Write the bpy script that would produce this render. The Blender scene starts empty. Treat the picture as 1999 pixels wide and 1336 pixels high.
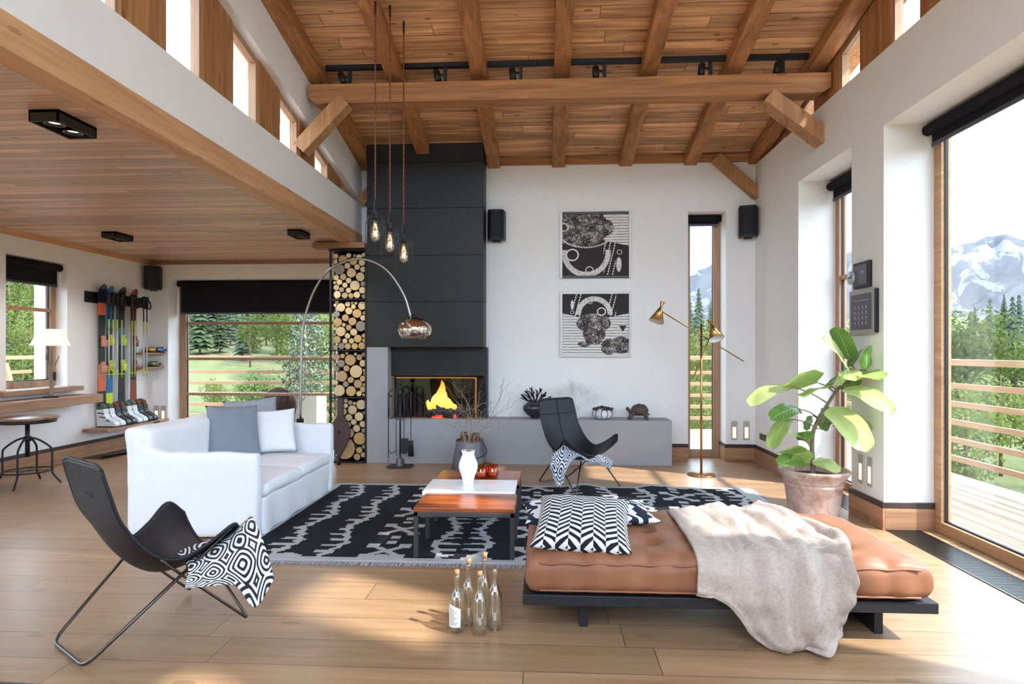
import bpy, bmesh, math, random
from mathutils import Vector, Matrix, noise, Euler
R = random.Random(11)
S = bpy.context.scene
COL = S.collection
PI = math.pi

# ------------------------------------------------------------------ camera, world, sun, exposure
cam = bpy.data.cameras.new('camera')
cam.sensor_width = 36.0
cam.lens = 36.0 * 1200 / 1999
cam.shift_y = 0.008
cam.clip_start = 0.05
cam.clip_end = 2000
cam_ob = bpy.data.objects.new('camera', cam)
cam_ob.location = (0, 0, 1.45)
cam_ob.rotation_euler = (PI / 2, 0, math.atan(65 / 1200))
COL.objects.link(cam_ob)
S.camera = cam_ob

w = bpy.data.worlds.new('world')
S.world = w
w.use_nodes = True
bg = w.node_tree.nodes['Background']
bg.inputs[0].default_value = (0.66, 0.82, 1.0, 1)
bg.inputs[1].default_value = 5.8

SUN = Vector((-1, .48, -1.18)).normalized()
sl = bpy.data.lights.new('sun', 'SUN')
sl.energy = 7.8
sl.color = (1.0, .965, .91)
sl.angle = math.radians(1.6)
so = bpy.data.objects.new('sun', sl)
so.rotation_euler = SUN.to_track_quat('-Z', 'Y').to_euler()
so.location = (12, -6, 16)
COL.objects.link(so)

S.view_settings.view_transform = 'Standard'
S.view_settings.look = 'None'
S.view_settings.exposure = 0.48
S.view_settings.gamma = 1
S.view_settings.use_curve_mapping = False
try:
    S.cycles.use_denoising = True
    S.cycles.max_bounces = 10
    S.cycles.diffuse_bounces = 5
    S.cycles.glossy_bounces = 4
    S.cycles.transmission_bounces = 8
    S.cycles.transparent_max_bounces = 16
    S.cycles.caustics_reflective = False
    S.cycles.caustics_refractive = False
    S.cycles.sample_clamp_indirect = 8
except Exception:
    pass

# ------------------------------------------------------------------ object helpers
def tag(o, label=None, cat=None, group=None, kind=None):
    if label: o['label'] = label
    if cat: o['category'] = cat
    if group: o['group'] = group
    if kind: o['kind'] = kind
    return o

def thing(name, label, cat, loc=(0, 0, 0), rz=0.0, group=None):
    o = bpy.data.objects.new(name, None)
    o.empty_display_size = .1
    COL.objects.link(o)
    o.location = loc
    o.rotation_euler = (0, 0, rz)
    return tag(o, label, cat, group)

def dup(root, loc=None, rz=None, label=None, group=None, scale=None):
    r = root.copy()
    COL.objects.link(r)
    if loc is not None: r.location = loc
    if rz is not None: r.rotation_euler = (0, 0, rz)
    if scale is not None: r.scale = (scale, scale, scale)
    if label: r['label'] = label
    if group: r['group'] = group
    for ch in list(root.children):
        c = ch.copy(); COL.objects.link(c); c.parent = r
        for g in list(ch.children):
            d = g.copy(); COL.objects.link(d); d.parent = c
    return r

class MB:
    """collects shapes and links them as one mesh object"""
    def __init__(s):
        s.v = []; s.f = []; s.m = []; s.uv = {}; s.sm = []
    def add(s, vs, fs, mi=0, smooth=False, uvs=None):
        b = len(s.v)
        s.v += [tuple(v) for v in vs]
        for k, f in enumerate(fs):
            if uvs is not None: s.uv[len(s.f)] = [uvs[i] for i in f]
            s.f.append([b + i for i in f]); s.m.append(mi); s.sm.append(smooth)
        return s
    def box(s, a, b, mi=0):
        x0, y0, z0 = [min(p, q) for p, q in zip(a, b)]; x1, y1, z1 = [max(p, q) for p, q in zip(a, b)]
        return s.add([(x0, y0, z0), (x1, y0, z0), (x1, y1, z0), (x0, y1, z0), (x0, y0, z1), (x1, y0, z1), (x1, y1, z1), (x0, y1, z1)],
              [(3, 2, 1, 0), (4, 5, 6, 7), (0, 1, 5, 4), (1, 2, 6, 5), (2, 3, 7, 6), (3, 0, 4, 7)], mi)
    def bar(s, p, q, wd, ht, up=(0, 0, 1), mi=0):
        p = Vector(p); q = Vector(q); d = (q - p).normalized()
        u = Vector(up); r = d.cross(u)
        if r.length < 1e-4: r = d.cross(Vector((0, 1, 0)))
        r.normalize(); u = r.cross(d).normalized()
        vs = []
        for e in (p, q):
            for a, b in ((-1, -1), (1, -1), (1, 1), (-1, 1)):
                vs.append(e + r * a * wd / 2 + u * b * ht / 2)
        return s.add(vs, [(0, 1, 2, 3), (7, 6, 5, 4), (0, 4, 5, 1), (1, 5, 6, 2), (2, 6, 7, 3), (3, 7, 4, 0)], mi)
    def tube(s, path, r, n=8, mi=0, cap=True, closed=False, smooth=True):
        P = [Vector(p) for p in path]; m = len(P)
        rs = r if isinstance(r, (list, tuple)) else [r] * m
        T = []
        for i in range(m):
            a = P[(i - 1) % m] if (closed or i > 0) else P[i]
            b = P[(i + 1) % m] if (closed or i < m - 1) else P[i]
            t = (b - a); T.append(t.normalized() if t.length > 1e-9 else Vector((0, 0, 1)))
        nrm = T[0].orthogonal().normalized(); vs = []
        for i in range(m):
            nrm = nrm - T[i] * nrm.dot(T[i])
            if nrm.length < 1e-6: nrm = T[i].orthogonal()
            nrm.normalize(); bn = T[i].cross(nrm)
            for k in range(n):
                a = 2 * PI * k / n
                vs.append(P[i] + (nrm * math.cos(a) + bn * math.sin(a)) * rs[i])
        fs = []
        for i in range(m if closed else m - 1):
            j = (i + 1) % m
            for k in range(n):
                l = (k + 1) % n
                fs.append((i * n + k, i * n + l, j * n + l, j * n + k))
        if cap and not closed:
            fs.append(tuple(range(n - 1, -1, -1))); fs.append(tuple((m - 1) * n + k for k in range(n)))
        return s.add(vs, fs, mi, smooth)
    def lathe(s, prof, c=(0, 0, 0), n=28, mi=0, sx=1, sy=1, cap=True, M=None):
        vs = []; fs = []; m = len(prof)
        for r, z in prof:
            for k in range(n):
                a = 2 * PI * k / n
                v = Vector((r * math.cos(a) * sx, r * math.sin(a) * sy, z))
                if M is not None: v = M @ v
                vs.append((c[0] + v.x, c[1] + v.y, c[2] + v.z))
        for i in range(m - 1):
            for k in range(n):
                l = (k + 1) % n
                fs.append((i * n + k, i * n + l, (i + 1) * n + l, (i + 1) * n + k))
        if cap:
            if prof[0][0] > 1e-5: fs.append(tuple(range(n - 1, -1, -1)))
            if prof[-1][0] > 1e-5: fs.append(tuple((m - 1) * n + k for k in range(n)))
        return s.add(vs, fs, mi, True)
    def ball(s, c, r, n=12, mi=0, sc=(1, 1, 1), M=None):
        prof = [(max(1e-4, math.sin(PI * i / n)) * r, -math.cos(PI * i / n) * r) for i in range(n + 1)]
        vs = []; fs = []; k2 = n + 4
        for q, z in prof:
            for k in range(k2):
                a = 2 * PI * k / k2
                v = Vector((q * math.cos(a) * sc[0], q * math.sin(a) * sc[1], z * sc[2]))
                if M is not None: v = M @ v
                vs.append((c[0] + v.x, c[1] + v.y, c[2] + v.z))
        for i in range(n):
            for k in range(k2):
                l = (k + 1) % k2
                fs.append((i * k2 + k, i * k2 + l, (i + 1) * k2 + l, (i + 1) * k2 + k))
        return s.add(vs, fs, mi, True)
    def grid(s, fn, nu, nv, mi=0, smooth=True, us=1, vs_=1):
        vs = []; uv = []; fs = []
        for j in range(nv + 1):
            for i in range(nu + 1):
                u = i / nu; v = j / nv
                vs.append(tuple(fn(u, v))); uv.append((u * us, v * vs_))
        for j in range(nv):
            for i in range(nu):
                a = j * (nu + 1) + i
                fs.append((a, a + 1, a + nu + 2, a + nu + 1))
        return s.add(vs, fs, mi, smooth, uv)
    def prism(s, pts, axis, a, b, mi=0):
        """outline (2D) extruded along axis 0/1/2 from a to b"""
        n = len(pts); vs = []
        for t in (a, b):
            for p, q in pts:
                v = [0, 0, 0]; v[axis] = t
                o = [i for i in range(3) if i != axis]
                v[o[0]] = p; v[o[1]] = q; vs.append(tuple(v))
        fs = [tuple(range(n)), tuple(range(2 * n - 1, n - 1, -1))]
        for i in range(n):
            j = (i + 1) % n
            fs.append((i, i + n, j + n, j))
        return s.add(vs, fs, mi)
    def rbox(s, a, b, r, nx=6, ny=6, nz=4, disp=None, mi=0, M=None):
        """rounded, subdivided box, optional displacement"""
        a = [min(p, q) for p, q in zip(a, b)] if True else a
        b2 = b
        x = [a[0], max(a[0], b2[0])]; lo = Vector(a); hi = Vector([max(p, q) for p, q in zip(a, b2)])
        N = (nx, ny, nz)
        idx = {}; vs = []; fs = []
        def ts(n, l, h):
            e = min(r, (h - l) / 2)
            inner = [l + e + (h - l - 2 * e) * i / n for i in range(n + 1)]
            return [l, l + e * .3] + inner + [h - e * .3, h]
        A = [ts(N[k], lo[k], hi[k]) for k in range(3)]
        L = [len(q) - 1 for q in A]
        def vert(i, j, k):
            key = (i, j, k)
            if key in idx: return idx[key]
            p = Vector((A[0][i], A[1][j], A[2][k])); e = [min(r, (hi[t] - lo[t]) / 2) for t in range(3)]
            c = Vector([min(max(p[t], lo[t] + e[t]), hi[t] - e[t]) for t in range(3)])
            d = p - c
            if d.length > 1e-9:
                dn = Vector([d[t] / e[t] if e[t] > 1e-9 else 0 for t in range(3)])
                dn.normalize()
                p = c + Vector([dn[t] * e[t] for t in range(3)])
            if disp: p = disp(p)
            if M is not None: p = M @ p
            idx[key] = len(vs); vs.append(tuple(p)); return idx[key]
        for k in (0, L[2]):
            for i in range(L[0]):
                for j in range(L[1]):
                    q = [vert(i, j, k), vert(i + 1, j, k), vert(i + 1, j + 1, k), vert(i, j + 1, k)]
                    fs.append(q if k else q[::-1])
        for j in (0, L[1]):
            for i in range(L[0]):
                for k in range(L[2]):
                    q = [vert(i, j, k), vert(i + 1, j, k), vert(i + 1, j, k + 1), vert(i, j, k + 1)]
                    fs.append(q if not j else q[::-1])
        for i in (0, L[0]):
            for j in range(L[1]):
                for k in range(L[2]):
                    q = [vert(i, j, k), vert(i, j + 1, k), vert(i, j + 1, k + 1), vert(i, j, k + 1)]
                    fs.append(q if i else q[::-1])
        return s.add(vs, fs, mi, True)
    def build(s, name, mats, parent=None, bevel=0, solid=0, sub=0, fixn=True):
        me = bpy.data.meshes.new(name)
        me.from_pydata(s.v, [], s.f)
        if not isinstance(mats, (list, tuple)): mats = [mats]
        for m in mats: me.materials.append(m)
        if s.uv:
            l = me.uv_layers.new(name='UVMap')
            for p in me.polygons:
                if p.index in s.uv:
                    for k, li in enumerate(p.loop_indices): l.data[li].uv = s.uv[p.index][k]
        for p in me.polygons:
            p.material_index = s.m[p.index]; p.use_smooth = s.sm[p.index]
        if fixn:
            bm = bmesh.new(); bm.from_mesh(me)
            bmesh.ops.recalc_face_normals(bm, faces=bm.faces)
            bm.to_mesh(me); bm.free()
        me.update()
        o = bpy.data.objects.new(name, me)
        COL.objects.link(o)
        if parent is not None: o.parent = parent
        if sub:
            md = o.modifiers.new('sub', 'SUBSURF'); md.levels = sub; md.render_levels = sub
        if solid:
            md = o.modifiers.new('solid', 'SOLIDIFY'); md.thickness = solid; md.offset = 0
        if bevel:
            md = o.modifiers.new('bevel', 'BEVEL'); md.width = bevel; md.segments = 2; md.limit_method = 'ANGLE'; md.angle_limit = .6
        return o

def box(name, a, b, m, parent=None, bevel=0):
    return MB().box(a, b).build(name, m, parent, bevel)
def struct(name, mb, m, parent=None, bevel=0):
    o = mb.build(name, m, parent, bevel)
    if parent is None: o['kind'] = 'structure'
    return o
def spline(pts, n=8, closed=False):
    """Catmull-Rom through points"""
    P = [Vector(p) for p in pts]; out = []; m = len(P)
    for i in range(m if closed else m - 1):
        p0 = P[(i - 1) % m] if (closed or i) else P[0] * 2 - P[1]
        p1 = P[i]; p2 = P[(i + 1) % m]
        p3 = P[(i + 2) % m] if (closed or i < m - 2) else P[-1] * 2 - P[-2]
        for k in range(n):
            t = k / n
            out.append(.5 * ((2 * p1) + (p2 - p0) * t + (2 * p0 - 5 * p1 + 4 * p2 - p3) * t * t + (3 * p1 - p0 - 3 * p2 + p3) * t ** 3))
    if not closed: out.append(P[-1])
    return out
def rounded(pts, r, n=5, closed=False):
    """polyline with rounded corners"""
    P = [Vector(p) for p in pts]; out = []; m = len(P)
    for i in range(m):
        if not closed and i in (0, m - 1): out.append(P[i]); continue
        a = P[(i - 1) % m]; b = P[i]; c = P[(i + 1) % m]
        e = min(r, (a - b).length * .45, (c - b).length * .45)
        p = b + (a - b).normalized() * e; q = b + (c - b).normalized() * e
        for k in range(n + 1):
            t = k / n; out.append(p * (1 - t) ** 2 + b * 2 * t * (1 - t) + q * t * t)
    return out
def surf(ctrl):
    """smooth surface function through a grid of control points"""
    rows = [[Vector(p) for p in r] for r in ctrl]
    def cr(P, t):
        m = len(P) - 1; x = min(max(t, 0), 1) * m; i = min(int(x), m - 1); f = x - i
        p1 = P[i]; p2 = P[i + 1]; p0 = P[i - 1] if i else p1 * 2 - p2; p3 = P[i + 2] if i + 2 <= m else p2 * 2 - p1
        return .5 * ((2 * p1) + (p2 - p0) * f + (2 * p0 - 5 * p1 + 4 * p2 - p3) * f * f + (3 * p1 - p0 - 3 * p2 + p3) * f ** 3)
    return lambda u, v: cr([cr(r, u) for r in rows], v)
def nz(x, y=0, z=0): return noise.noise(Vector((x, y, z)))

# ------------------------------------------------------------------ materials
def lin(c):
    f = lambda v: (v / 255 / 12.92) if v / 255 <= .04045 else ((v / 255 + .055) / 1.055) ** 2.4
    return (f(c[0]), f(c[1]), f(c[2]), 1)

class NT:
    def __init__(s, name):
        s.mat = bpy.data.materials.new(name); s.mat.use_nodes = True
        s.t = s.mat.node_tree; s.t.nodes.clear()
        s.out = s.n('ShaderNodeOutputMaterial'); s.p = s.n('ShaderNodeBsdfPrincipled')
        s.l(s.p.outputs[0], s.out.inputs[0])
    def n(s, ty, **kw):
        o = s.t.nodes.new(ty)
        for k, v in kw.items(): setattr(o, k, v)
        return o
    def l(s, a, b): s.t.links.new(a, b)
    def set(s, inp, v):
        if hasattr(v, 'is_linked') or hasattr(v, 'links'): s.l(v, inp)
        else: inp.default_value = v
    def math(s, op, a, b=0.0, c=0.0):
        o = s.n('ShaderNodeMath', operation=op)
        s.set(o.inputs[0], a); s.set(o.inputs[1], b); s.set(o.inputs[2], c)
        return o.outputs[0]
    def mix(s, f, a, b, blend='MIX'):
        o = s.n('ShaderNodeMix', data_type='RGBA', blend_type=blend)
        s.set(o.inputs[0], f); s.set(o.inputs[6], a); s.set(o.inputs[7], b)
        return o.outputs[2]
    def ramp(s, f, stops):
        o = s.n('ShaderNodeValToRGB')
        el = o.color_ramp.elements
        while len(el) < len(stops): el.new(.5)
        for e, (p, c) in zip(el, stops): e.position = p; e.color = c if len(c) == 4 else (*c, 1)
        s.l(f, o.inputs[0]); return o.outputs[0]
    def coord(s, which='Object', scale=(1, 1, 1), loc=(0, 0, 0)):
        tc = s.n('ShaderNodeTexCoord'); mp = s.n('ShaderNodeMapping')
        mp.inputs['Scale'].default_value = scale; mp.inputs['Location'].default_value = loc
        s.l(tc.outputs[which], mp.inputs[0]); return mp.outputs[0]
    def noise(s, vec, scale=5, detail=4, rough=.55, dist=0):
        o = s.n('ShaderNodeTexNoise'); s.l(vec, o.inputs['Vector'])
        o.inputs['Scale'].default_value = scale; o.inputs['Detail'].default_value = detail
        o.inputs['Roughness'].default_value = rough; o.inputs['Distortion'].default_value = dist
        return o.outputs['Fac']
    def bump(s, h, strength=.3, dist=.01):
        b = s.n('ShaderNodeBump'); b.inputs['Strength'].default_value = strength; b.inputs['Distance'].default_value = dist
        s.l(h, b.inputs['Height']); s.l(b.outputs[0], s.p.inputs['Normal'])
    def fin(s, col=None, rough=.5, metal=0, spec=.5, **kw):
        if col is not None: s.set(s.p.inputs['Base Color'], col)
        s.set(s.p.inputs['Roughness'], rough); s.set(s.p.inputs['Metallic'], metal)
        s.set(s.p.inputs['Specular IOR Level'], spec)
        for k, v in kw.items(): s.set(s.p.inputs[k.replace('_', ' ')], v)
        return s.mat

def plain(name, rgb, rough=.5, metal=0, spec=.5, var=.08, scale=30, bump=0, bscale=None, **kw):
    t = NT(name); c = lin(rgb); v = t.coord()
    n = t.noise(v, scale, 3)
    d = tuple(max(0, x * (1 - var * 2)) for x in c[:3]) + (1,); e = tuple(min(1, x * (1 + var)) for x in c[:3]) + (1,)
    col = t.mix(n, d, e)
    if bump: t.bump(t.noise(v, bscale or scale * 4, 3), bump, .004)
    return t.fin(col, rough, metal, spec, **kw)

def wood(name, light, dark, along=0, perp=1, plank=None, rough=.5, gscale=1.0, gap=.004, knots=.35, contrast=1.0, bump=.25, spec=.4, shift=0, pv=.45):
    """procedural timber; plank=(width, length) splits it into boards"""
    t = NT(name)
    tc = t.n('ShaderNodeTexCoord'); sp = t.n('ShaderNodeSeparateXYZ'); t.l(tc.outputs['Object'], sp.inputs[0])
    a = sp.outputs[along]; p = sp.outputs[perp]; q = sp.outputs[3 - along - perp]
    if shift: p = t.math('ADD', p, shift)
    if plank:
        W, Ln = plank
        pr = t.math('DIVIDE', p, W); row = t.math('FLOOR', pr)
        wn = t.n('ShaderNodeTexWhiteNoise', noise_dimensions='1D'); t.l(row, wn.inputs['W'])
        al = t.math('ADD', t.math('DIVIDE', a, Ln), t.math('MULTIPLY', wn.outputs['Value'], 7.31)); cl = t.math('FLOOR', al)
        cv = t.n('ShaderNodeCombineXYZ'); t.l(row, cv.inputs[0]); t.l(cl, cv.inputs[1])
        w2 = t.n('ShaderNodeTexWhiteNoise', noise_dimensions='2D'); t.l(cv.outputs[0], w2.inputs['Vector'])
        rnd = w2.outputs['Value']
        fr = t.math('FRACT', pr); ed = t.math('MULTIPLY', t.math('MINIMUM', fr, t.math('SUBTRACT', 1.0, fr)), W)
        fa = t.math('FRACT', al); ea = t.math('MULTIPLY', t.math('MINIMUM', fa, t.math('SUBTRACT', 1.0, fa)), Ln)
        gp = t.math('LESS_THAN', t.math('MINIMUM', ed, ea), gap / 2)
    else:
        rnd = 0.37
    off = t.math('MULTIPLY', rnd, 41.0)
    cb = t.n('ShaderNodeCombineXYZ')
    t.l(t.math('ADD', t.math('MULTIPLY', a, .55 * gscale), off), cb.inputs[0])
    t.l(t.math('ADD', t.math('MULTIPLY', p, 9.0 * gscale), off), cb.inputs[1])
    t.l(t.math('MULTIPLY', q, 9.0 * gscale), cb.inputs[2])
    g = t.noise(cb.outputs[0], 1.6, 6, .62, 1.1)
    cb2 = t.n('ShaderNodeCombineXYZ')
    t.l(t.math('ADD', t.math('MULTIPLY', a, 2.0 * gscale), off), cb2.inputs[0])
    t.l(t.math('MULTIPLY', p, 70.0 * gscale), cb2.inputs[1]); t.l(t.math('MULTIPLY', q, 70.0 * gscale), cb2.inputs[2])
    fine = t.noise(cb2.outputs[0], 1.0, 3)
    gg = t.math('ADD', t.math('MULTIPLY', g, .8), t.math('MULTIPLY', fine, .2))
    lo = .5 - .22 / contrast; hi = .5 + .2 / contrast
    col = t.ramp(gg, [(lo, lin(dark)), (.5, tuple((x + y) / 2 for x, y in zip(lin(dark), lin(light)))), (hi, lin(light))])
    if knots:
        cb3 = t.n('ShaderNodeCombineXYZ')
        t.l(t.math('ADD', t.math('MULTIPLY', a, 2.6 * gscale), off), cb3.inputs[0]); t.l(t.math('MULTIPLY', p, 7.0 * gscale), cb3.inputs[1]); t.l(t.math('MULTIPLY', q, 7.0 * gscale), cb3.inputs[2])
        vo = t.n('ShaderNodeTexVoronoi'); t.l(cb3.outputs[0], vo.inputs['Vector']); vo.inputs['Scale'].default_value = 1.0
        kn = t.math('MULTIPLY', t.math('LESS_THAN', vo.outputs['Distance'], .11), knots)
        col = t.mix(kn, col, tuple(x * .22 for x in lin(dark)[:3]) + (1,))
    if plank:
        hs = t.n('ShaderNodeHueSaturation'); t.l(col, hs.inputs['Color'])
        t.l(t.math('ADD', t.math('MULTIPLY', rnd, pv), .99 - pv / 2), hs.inputs['Value'])
        col = t.mix(t.math('MULTIPLY', gp, .85), hs.outputs[0], tuple(x * .12 for x in lin(dark)[:3]) + (1,))
        h = t.math('SUBTRACT', t.math('MULTIPLY', gg, .25), gp)
    else:
        h = gg
    t.bump(h, bump, .006)
    r = t.math('ADD', t.math('MULTIPLY', gg, .22), rough - .11)
    return t.fin(col, r, 0, spec)

def glassy(name, tint=(1, 1, 1), refl=.06, rough=.0):
    t = NT(name)
    tr = t.n('ShaderNodeBsdfTransparent'); tr.inputs[0].default_value = (*tint, 1)
    gl = t.n('ShaderNodeBsdfGlossy'); gl.inputs[0].default_value = (1, 1, 1, 1); gl.inputs['Roughness'].default_value = rough
    lw = t.n('ShaderNodeLayerWeight'); lw.inputs[0].default_value = .5
    f5 = t.math('POWER', lw.outputs['Facing'], 5.0)
    mx = t.n('ShaderNodeMixShader'); t.l(t.math('ADD', t.math('MULTIPLY', f5, .8), refl / 2), mx.inputs[0])
    t.l(tr.outputs[0], mx.inputs[1]); t.l(gl.outputs[0], mx.inputs[2]); t.l(mx.outputs[0], t.out.inputs[0])
    return t.mat

def emit(name, rgb, st):
    t = NT(name); t.fin(lin(rgb), .5); t.p.inputs['Emission Color'].default_value = lin(rgb); t.p.inputs['Emission Strength'].default_value = st
    return t.mat

def stripes(name, dark, light, kind, k=10, rough=.85):
    """woven black and white patterns on the cloth's own UV"""
    t = NT(name); tc = t.n('ShaderNodeTexCoord'); sp = t.n('ShaderNodeSeparateXYZ'); t.l(tc.outputs['UV'], sp.inputs[0])
    u, v = sp.outputs[0], sp.outputs[1]
    if kind == 'chevron':
        cu = t.math('MULTIPLY', u, k); col_ = t.math('FLOOR', cu); ul = t.math('FRACT', cu)
        par = t.math('SUBTRACT', t.math('MULTIPLY', t.math('FRACT', t.math('MULTIPLY', col_, .5)), 4.0), 1.0)
        f = t.math('FRACT', t.math('ADD', t.math('ADD', t.math('MULTIPLY', v, k * 1.7), t.math('MULTIPLY', t.math('MULTIPLY', ul, par), .95)), t.math('MULTIPLY', par, .25)))
        m = t.math('GREATER_THAN', f, .5)
    elif kind == 'rings':
        vo = t.n('ShaderNodeTexVoronoi', distance='MINKOWSKI'); vo.inputs['Exponent'].default_value = 1.45
        vo.inputs['Randomness'].default_value = .35; vo.inputs['Scale'].default_value = 1.0
        cb = t.n('ShaderNodeCombineXYZ'); t.l(t.math('MULTIPLY', u, k), cb.inputs[0]); t.l(t.math('MULTIPLY', v, k), cb.inputs[1])
        t.l(cb.outputs[0], vo.inputs['Vector'])
        m = t.math('GREATER_THAN', t.math('SINE', t.math('MULTIPLY', vo.outputs['Distance'], 38.0)), 0.0)
    else:
        cb = t.n('ShaderNodeCombineXYZ'); t.l(u, cb.inputs[0]); t.l(v, cb.inputs[1])
        n = t.noise(cb.outputs[0], 4.0, 1)
        f = t.math('FRACT', t.math('ADD', t.math('MULTIPLY', u, k), t.math('MULTIPLY', n, 3.0)))
        m = t.math('GREATER_THAN', f, .5)
    t.bump(t.noise(t.coord('UV'), 260, 1), .25, .003)
    return t.fin(t.mix(m, lin(light), lin(dark)), rough, 0, .2)

M = {}
M['plaster'] = plain('plaster', (240, 237, 236), .85, 0, .2, .02, 8, .12, 160)
M['floor'] = wood('floor_oak', (176, 142, 108), (128, 98, 72), 0, 1, (.252, 2.1), .34, .8, .004, .3, .8, .2, .5, 0, .22)
M['board'] = wood('ceiling_pine', (246, 194, 144), (150, 102, 72), 0, 1, (.155, 2.6), .55, 1, .006, .6, 1.35, .35, .3, 0, .6)
M['beam'] = wood('beam_timber_depth', (206, 146, 94), (118, 76, 50), 1, 0, None, .6, .8, .004, .4, 1.0, .4, .3)
M['beamx'] = wood('beam_timber_across', (206, 146, 94), (118, 76, 50), 0, 2, None, .6, .8, .004, .4, 1.0, .4, .3)
M['brace'] = wood('brace_timber', (204, 154, 106), (142, 98, 66), 2, 0, None, .6, .8, .004, .4, 1.0, .4, .3)
M['post'] = wood('clerestory_timber', (196, 140, 90), (128, 84, 52), 2, 1, None, .6, 1, .004, .4, 1.1, .3, .3)
M['wingceil'] = wood('wing_ceiling_pine', (222, 188, 164), (184, 146, 122), 0, 1, (.085, 3.2), .42, 1, .004, .55, .9, .25, .4)
M['wingbeam'] = wood('wing_beam_pine', (226, 178, 132), (178, 126, 88), 1, 2, None, .5, .7, .004, .3, 1.0, .3, .4)
M['frame'] = wood('window_timber', (190, 150, 118), (140, 104, 78), 2, 0, None, .5, 1, .004, .1, .9, .2, .4)
M['framey'] = wood('window_timber_long', (204, 160, 118), (150, 110, 76), 1, 0, None, .5, 1, .004, .1, .9, .2, .4)
M['base'] = wood('baseboard_timber', (188, 142, 106), (130, 90, 64), 1, 2, None, .5, .8, .004, .3, .9, .25, .4)
M['basex'] = wood('baseboard_timber_across', (188, 142, 106), (130, 90, 64), 0, 2, None, .5, .8, .004, .3, .9, .25, .4)
M['cap'] = wood('baseboard_cap', (74, 56, 50), (42, 30, 28), 1, 2, None, .5, .8, .004, 0, .9, .2, .4)
M['shelf'] = wood('shelf_oak', (186, 146, 116), (134, 98, 76), 1, 0, None, .5, 1, .004, .2, .9, .25, .4)
M['black'] = plain('black_steel', (36, 36, 40), .45, .3, .4, .05)
M['blind'] = plain('blind_fabric', (34, 34, 40), .9, 0, .1, .05, 80, .1)
M['blindbar'] = plain('blind_grey_bar', (88, 88, 94), .5, .6)
M['glass'] = glassy('window_glass', (.97, .99, .99), .04)
M['deck'] = wood('deck_larch', (150, 126, 102), (120, 98, 78), 1, 0, (.14, 3.0), .6, 1, .008, .2, .8, .3, .3)
M['rail'] = wood('rail_larch', (164, 130, 98), (134, 104, 78), 0, 2, None, .6, 1, .004, .2, .8, .3, .3)
M['concrete'] = plain('concrete', (156, 156, 160), .7, 0, .3, .05, 5, .15, 40)
M['hood'] = plain('hood_panel', (28, 27, 30), .5, 0, .4, .05, 12)
M['steel'] = plain('brushed_steel', (150, 150, 152), .3, 1, .5, .04)
M['gun'] = plain('gunmetal', (92, 88, 84), .32, 1, .5, .05)

def zr(y): return 3.87 + .21 * (8.17 - y)      # underside of the rafters
Y0 = -2.2; YB = 8.17; YW = 9.33; XF = -2.47; XR = 2.73; XL = -6.2

# ------------------------------------------------------------------ floor, walls, ceilings
struct('floor', MB().box((-6.65, Y0, -.2), (3.2, 9.75, 0)), M['floor'])
b = MB()
b.box((-2.85, YB, 0), (1.869, 8.55, 4.02)); b.box((2.359, YB, 0), (3.2, 8.55, 4.02)); b.box((1.869, YB, 3.27), (2.359, 8.55, 4.02))
struct('wall_back', b, M['plaster'])
b = MB(); b.box((XL - .45, YW, 0), (-5.905, 9.75, 3.2)); b.box((-3.05, YW, 0), (-2.85, 9.75, 3.2)); b.box((-5.905, YW, 2.57), (-3.05, 9.75, 3.2))
struct('wall_wing_back', b, M['plaster'])
struct('wall_wing_return', MB().box((-2.85, 8.55, 0), (-2.55, 9.75, 3.2)), M['plaster'])
b = MB(); b.box((XL - .45, 4.8, 0), (XL, 6.75, 3.2)); b.box((XL - .45, Y0, 0), (XL, .6, 3.2)); b.box((XL - .45, .6, 2.6), (XL, 4.8, 3.2)); b.box((XL - .45, 7.66, 0), (XL, YW, 3.2)); b.box((XL - .45, 6.75, 0), (XL, 7.66, .985)); b.box((XL - .45, 6.75, 2.57), (XL, 7.66, 3.2))
struct('wall_left', b, M['plaster'])
b = MB()
b.box((XR, 6.796, 0), (3.2, YB, 3.87)); b.box((XR, 5.12, 0), (3.2, 5.644, 3.87)); b.box((XR, .9, 0), (3.2, 2.2, 3.87)); b.box((XR, Y0, 0), (3.2, -1.6, 3.87))
for a, c in ((5.644, 6.796), (2.2, 5.12), (-1.6, .9)): b.box((XR, a, 3.27), (3.2, c, 3.87))
struct('wall_right', b, M['plaster'])
def slope(y0, y1, f0, f1):
    return [(y0, f0(y0)), (y1, f0(y1)), (y1, f1(y1)), (y0, f1(y0))]
struct('ceiling', MB().prism(slope(Y0, 8.55, lambda y: zr(y) + .145, lambda y: zr(y) + .25), 0, -2.78, 3.2), M['board'])
struct('ceiling_wing', MB().box((XL, Y0, 2.85), (-2.62, YW, 3.0)), M['wingceil'])
struct('wall_loft', MB().box((-2.78, Y0, 3.005), (XF, YB, 3.40)), M['plaster'])
bandz = lambda y: 4.12 - .21 * (y - 4.918)
struct('wall_loft_header', MB().prism(slope(Y0, YB, bandz, lambda y: zr(y) + .145), 0, -2.78, XF), M['plaster'])
b = MB(); b.prism([(XL, 2.785), (XL + .035, 2.785), (XL + .05, 2.85), (XL, 2.85)], 1, Y0, YW)
struct('trim_1', b, M['wingbeam'])
struct('trim_2', MB().box((XL, YW - .04, 2.79), (-2.85, YW, 2.85)), M['basex'])
struct('trim_3', MB().box((-.78, YB - .045, 3.905), (XR, YB, 4.0)), M['beamx'], None, .004)

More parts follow.
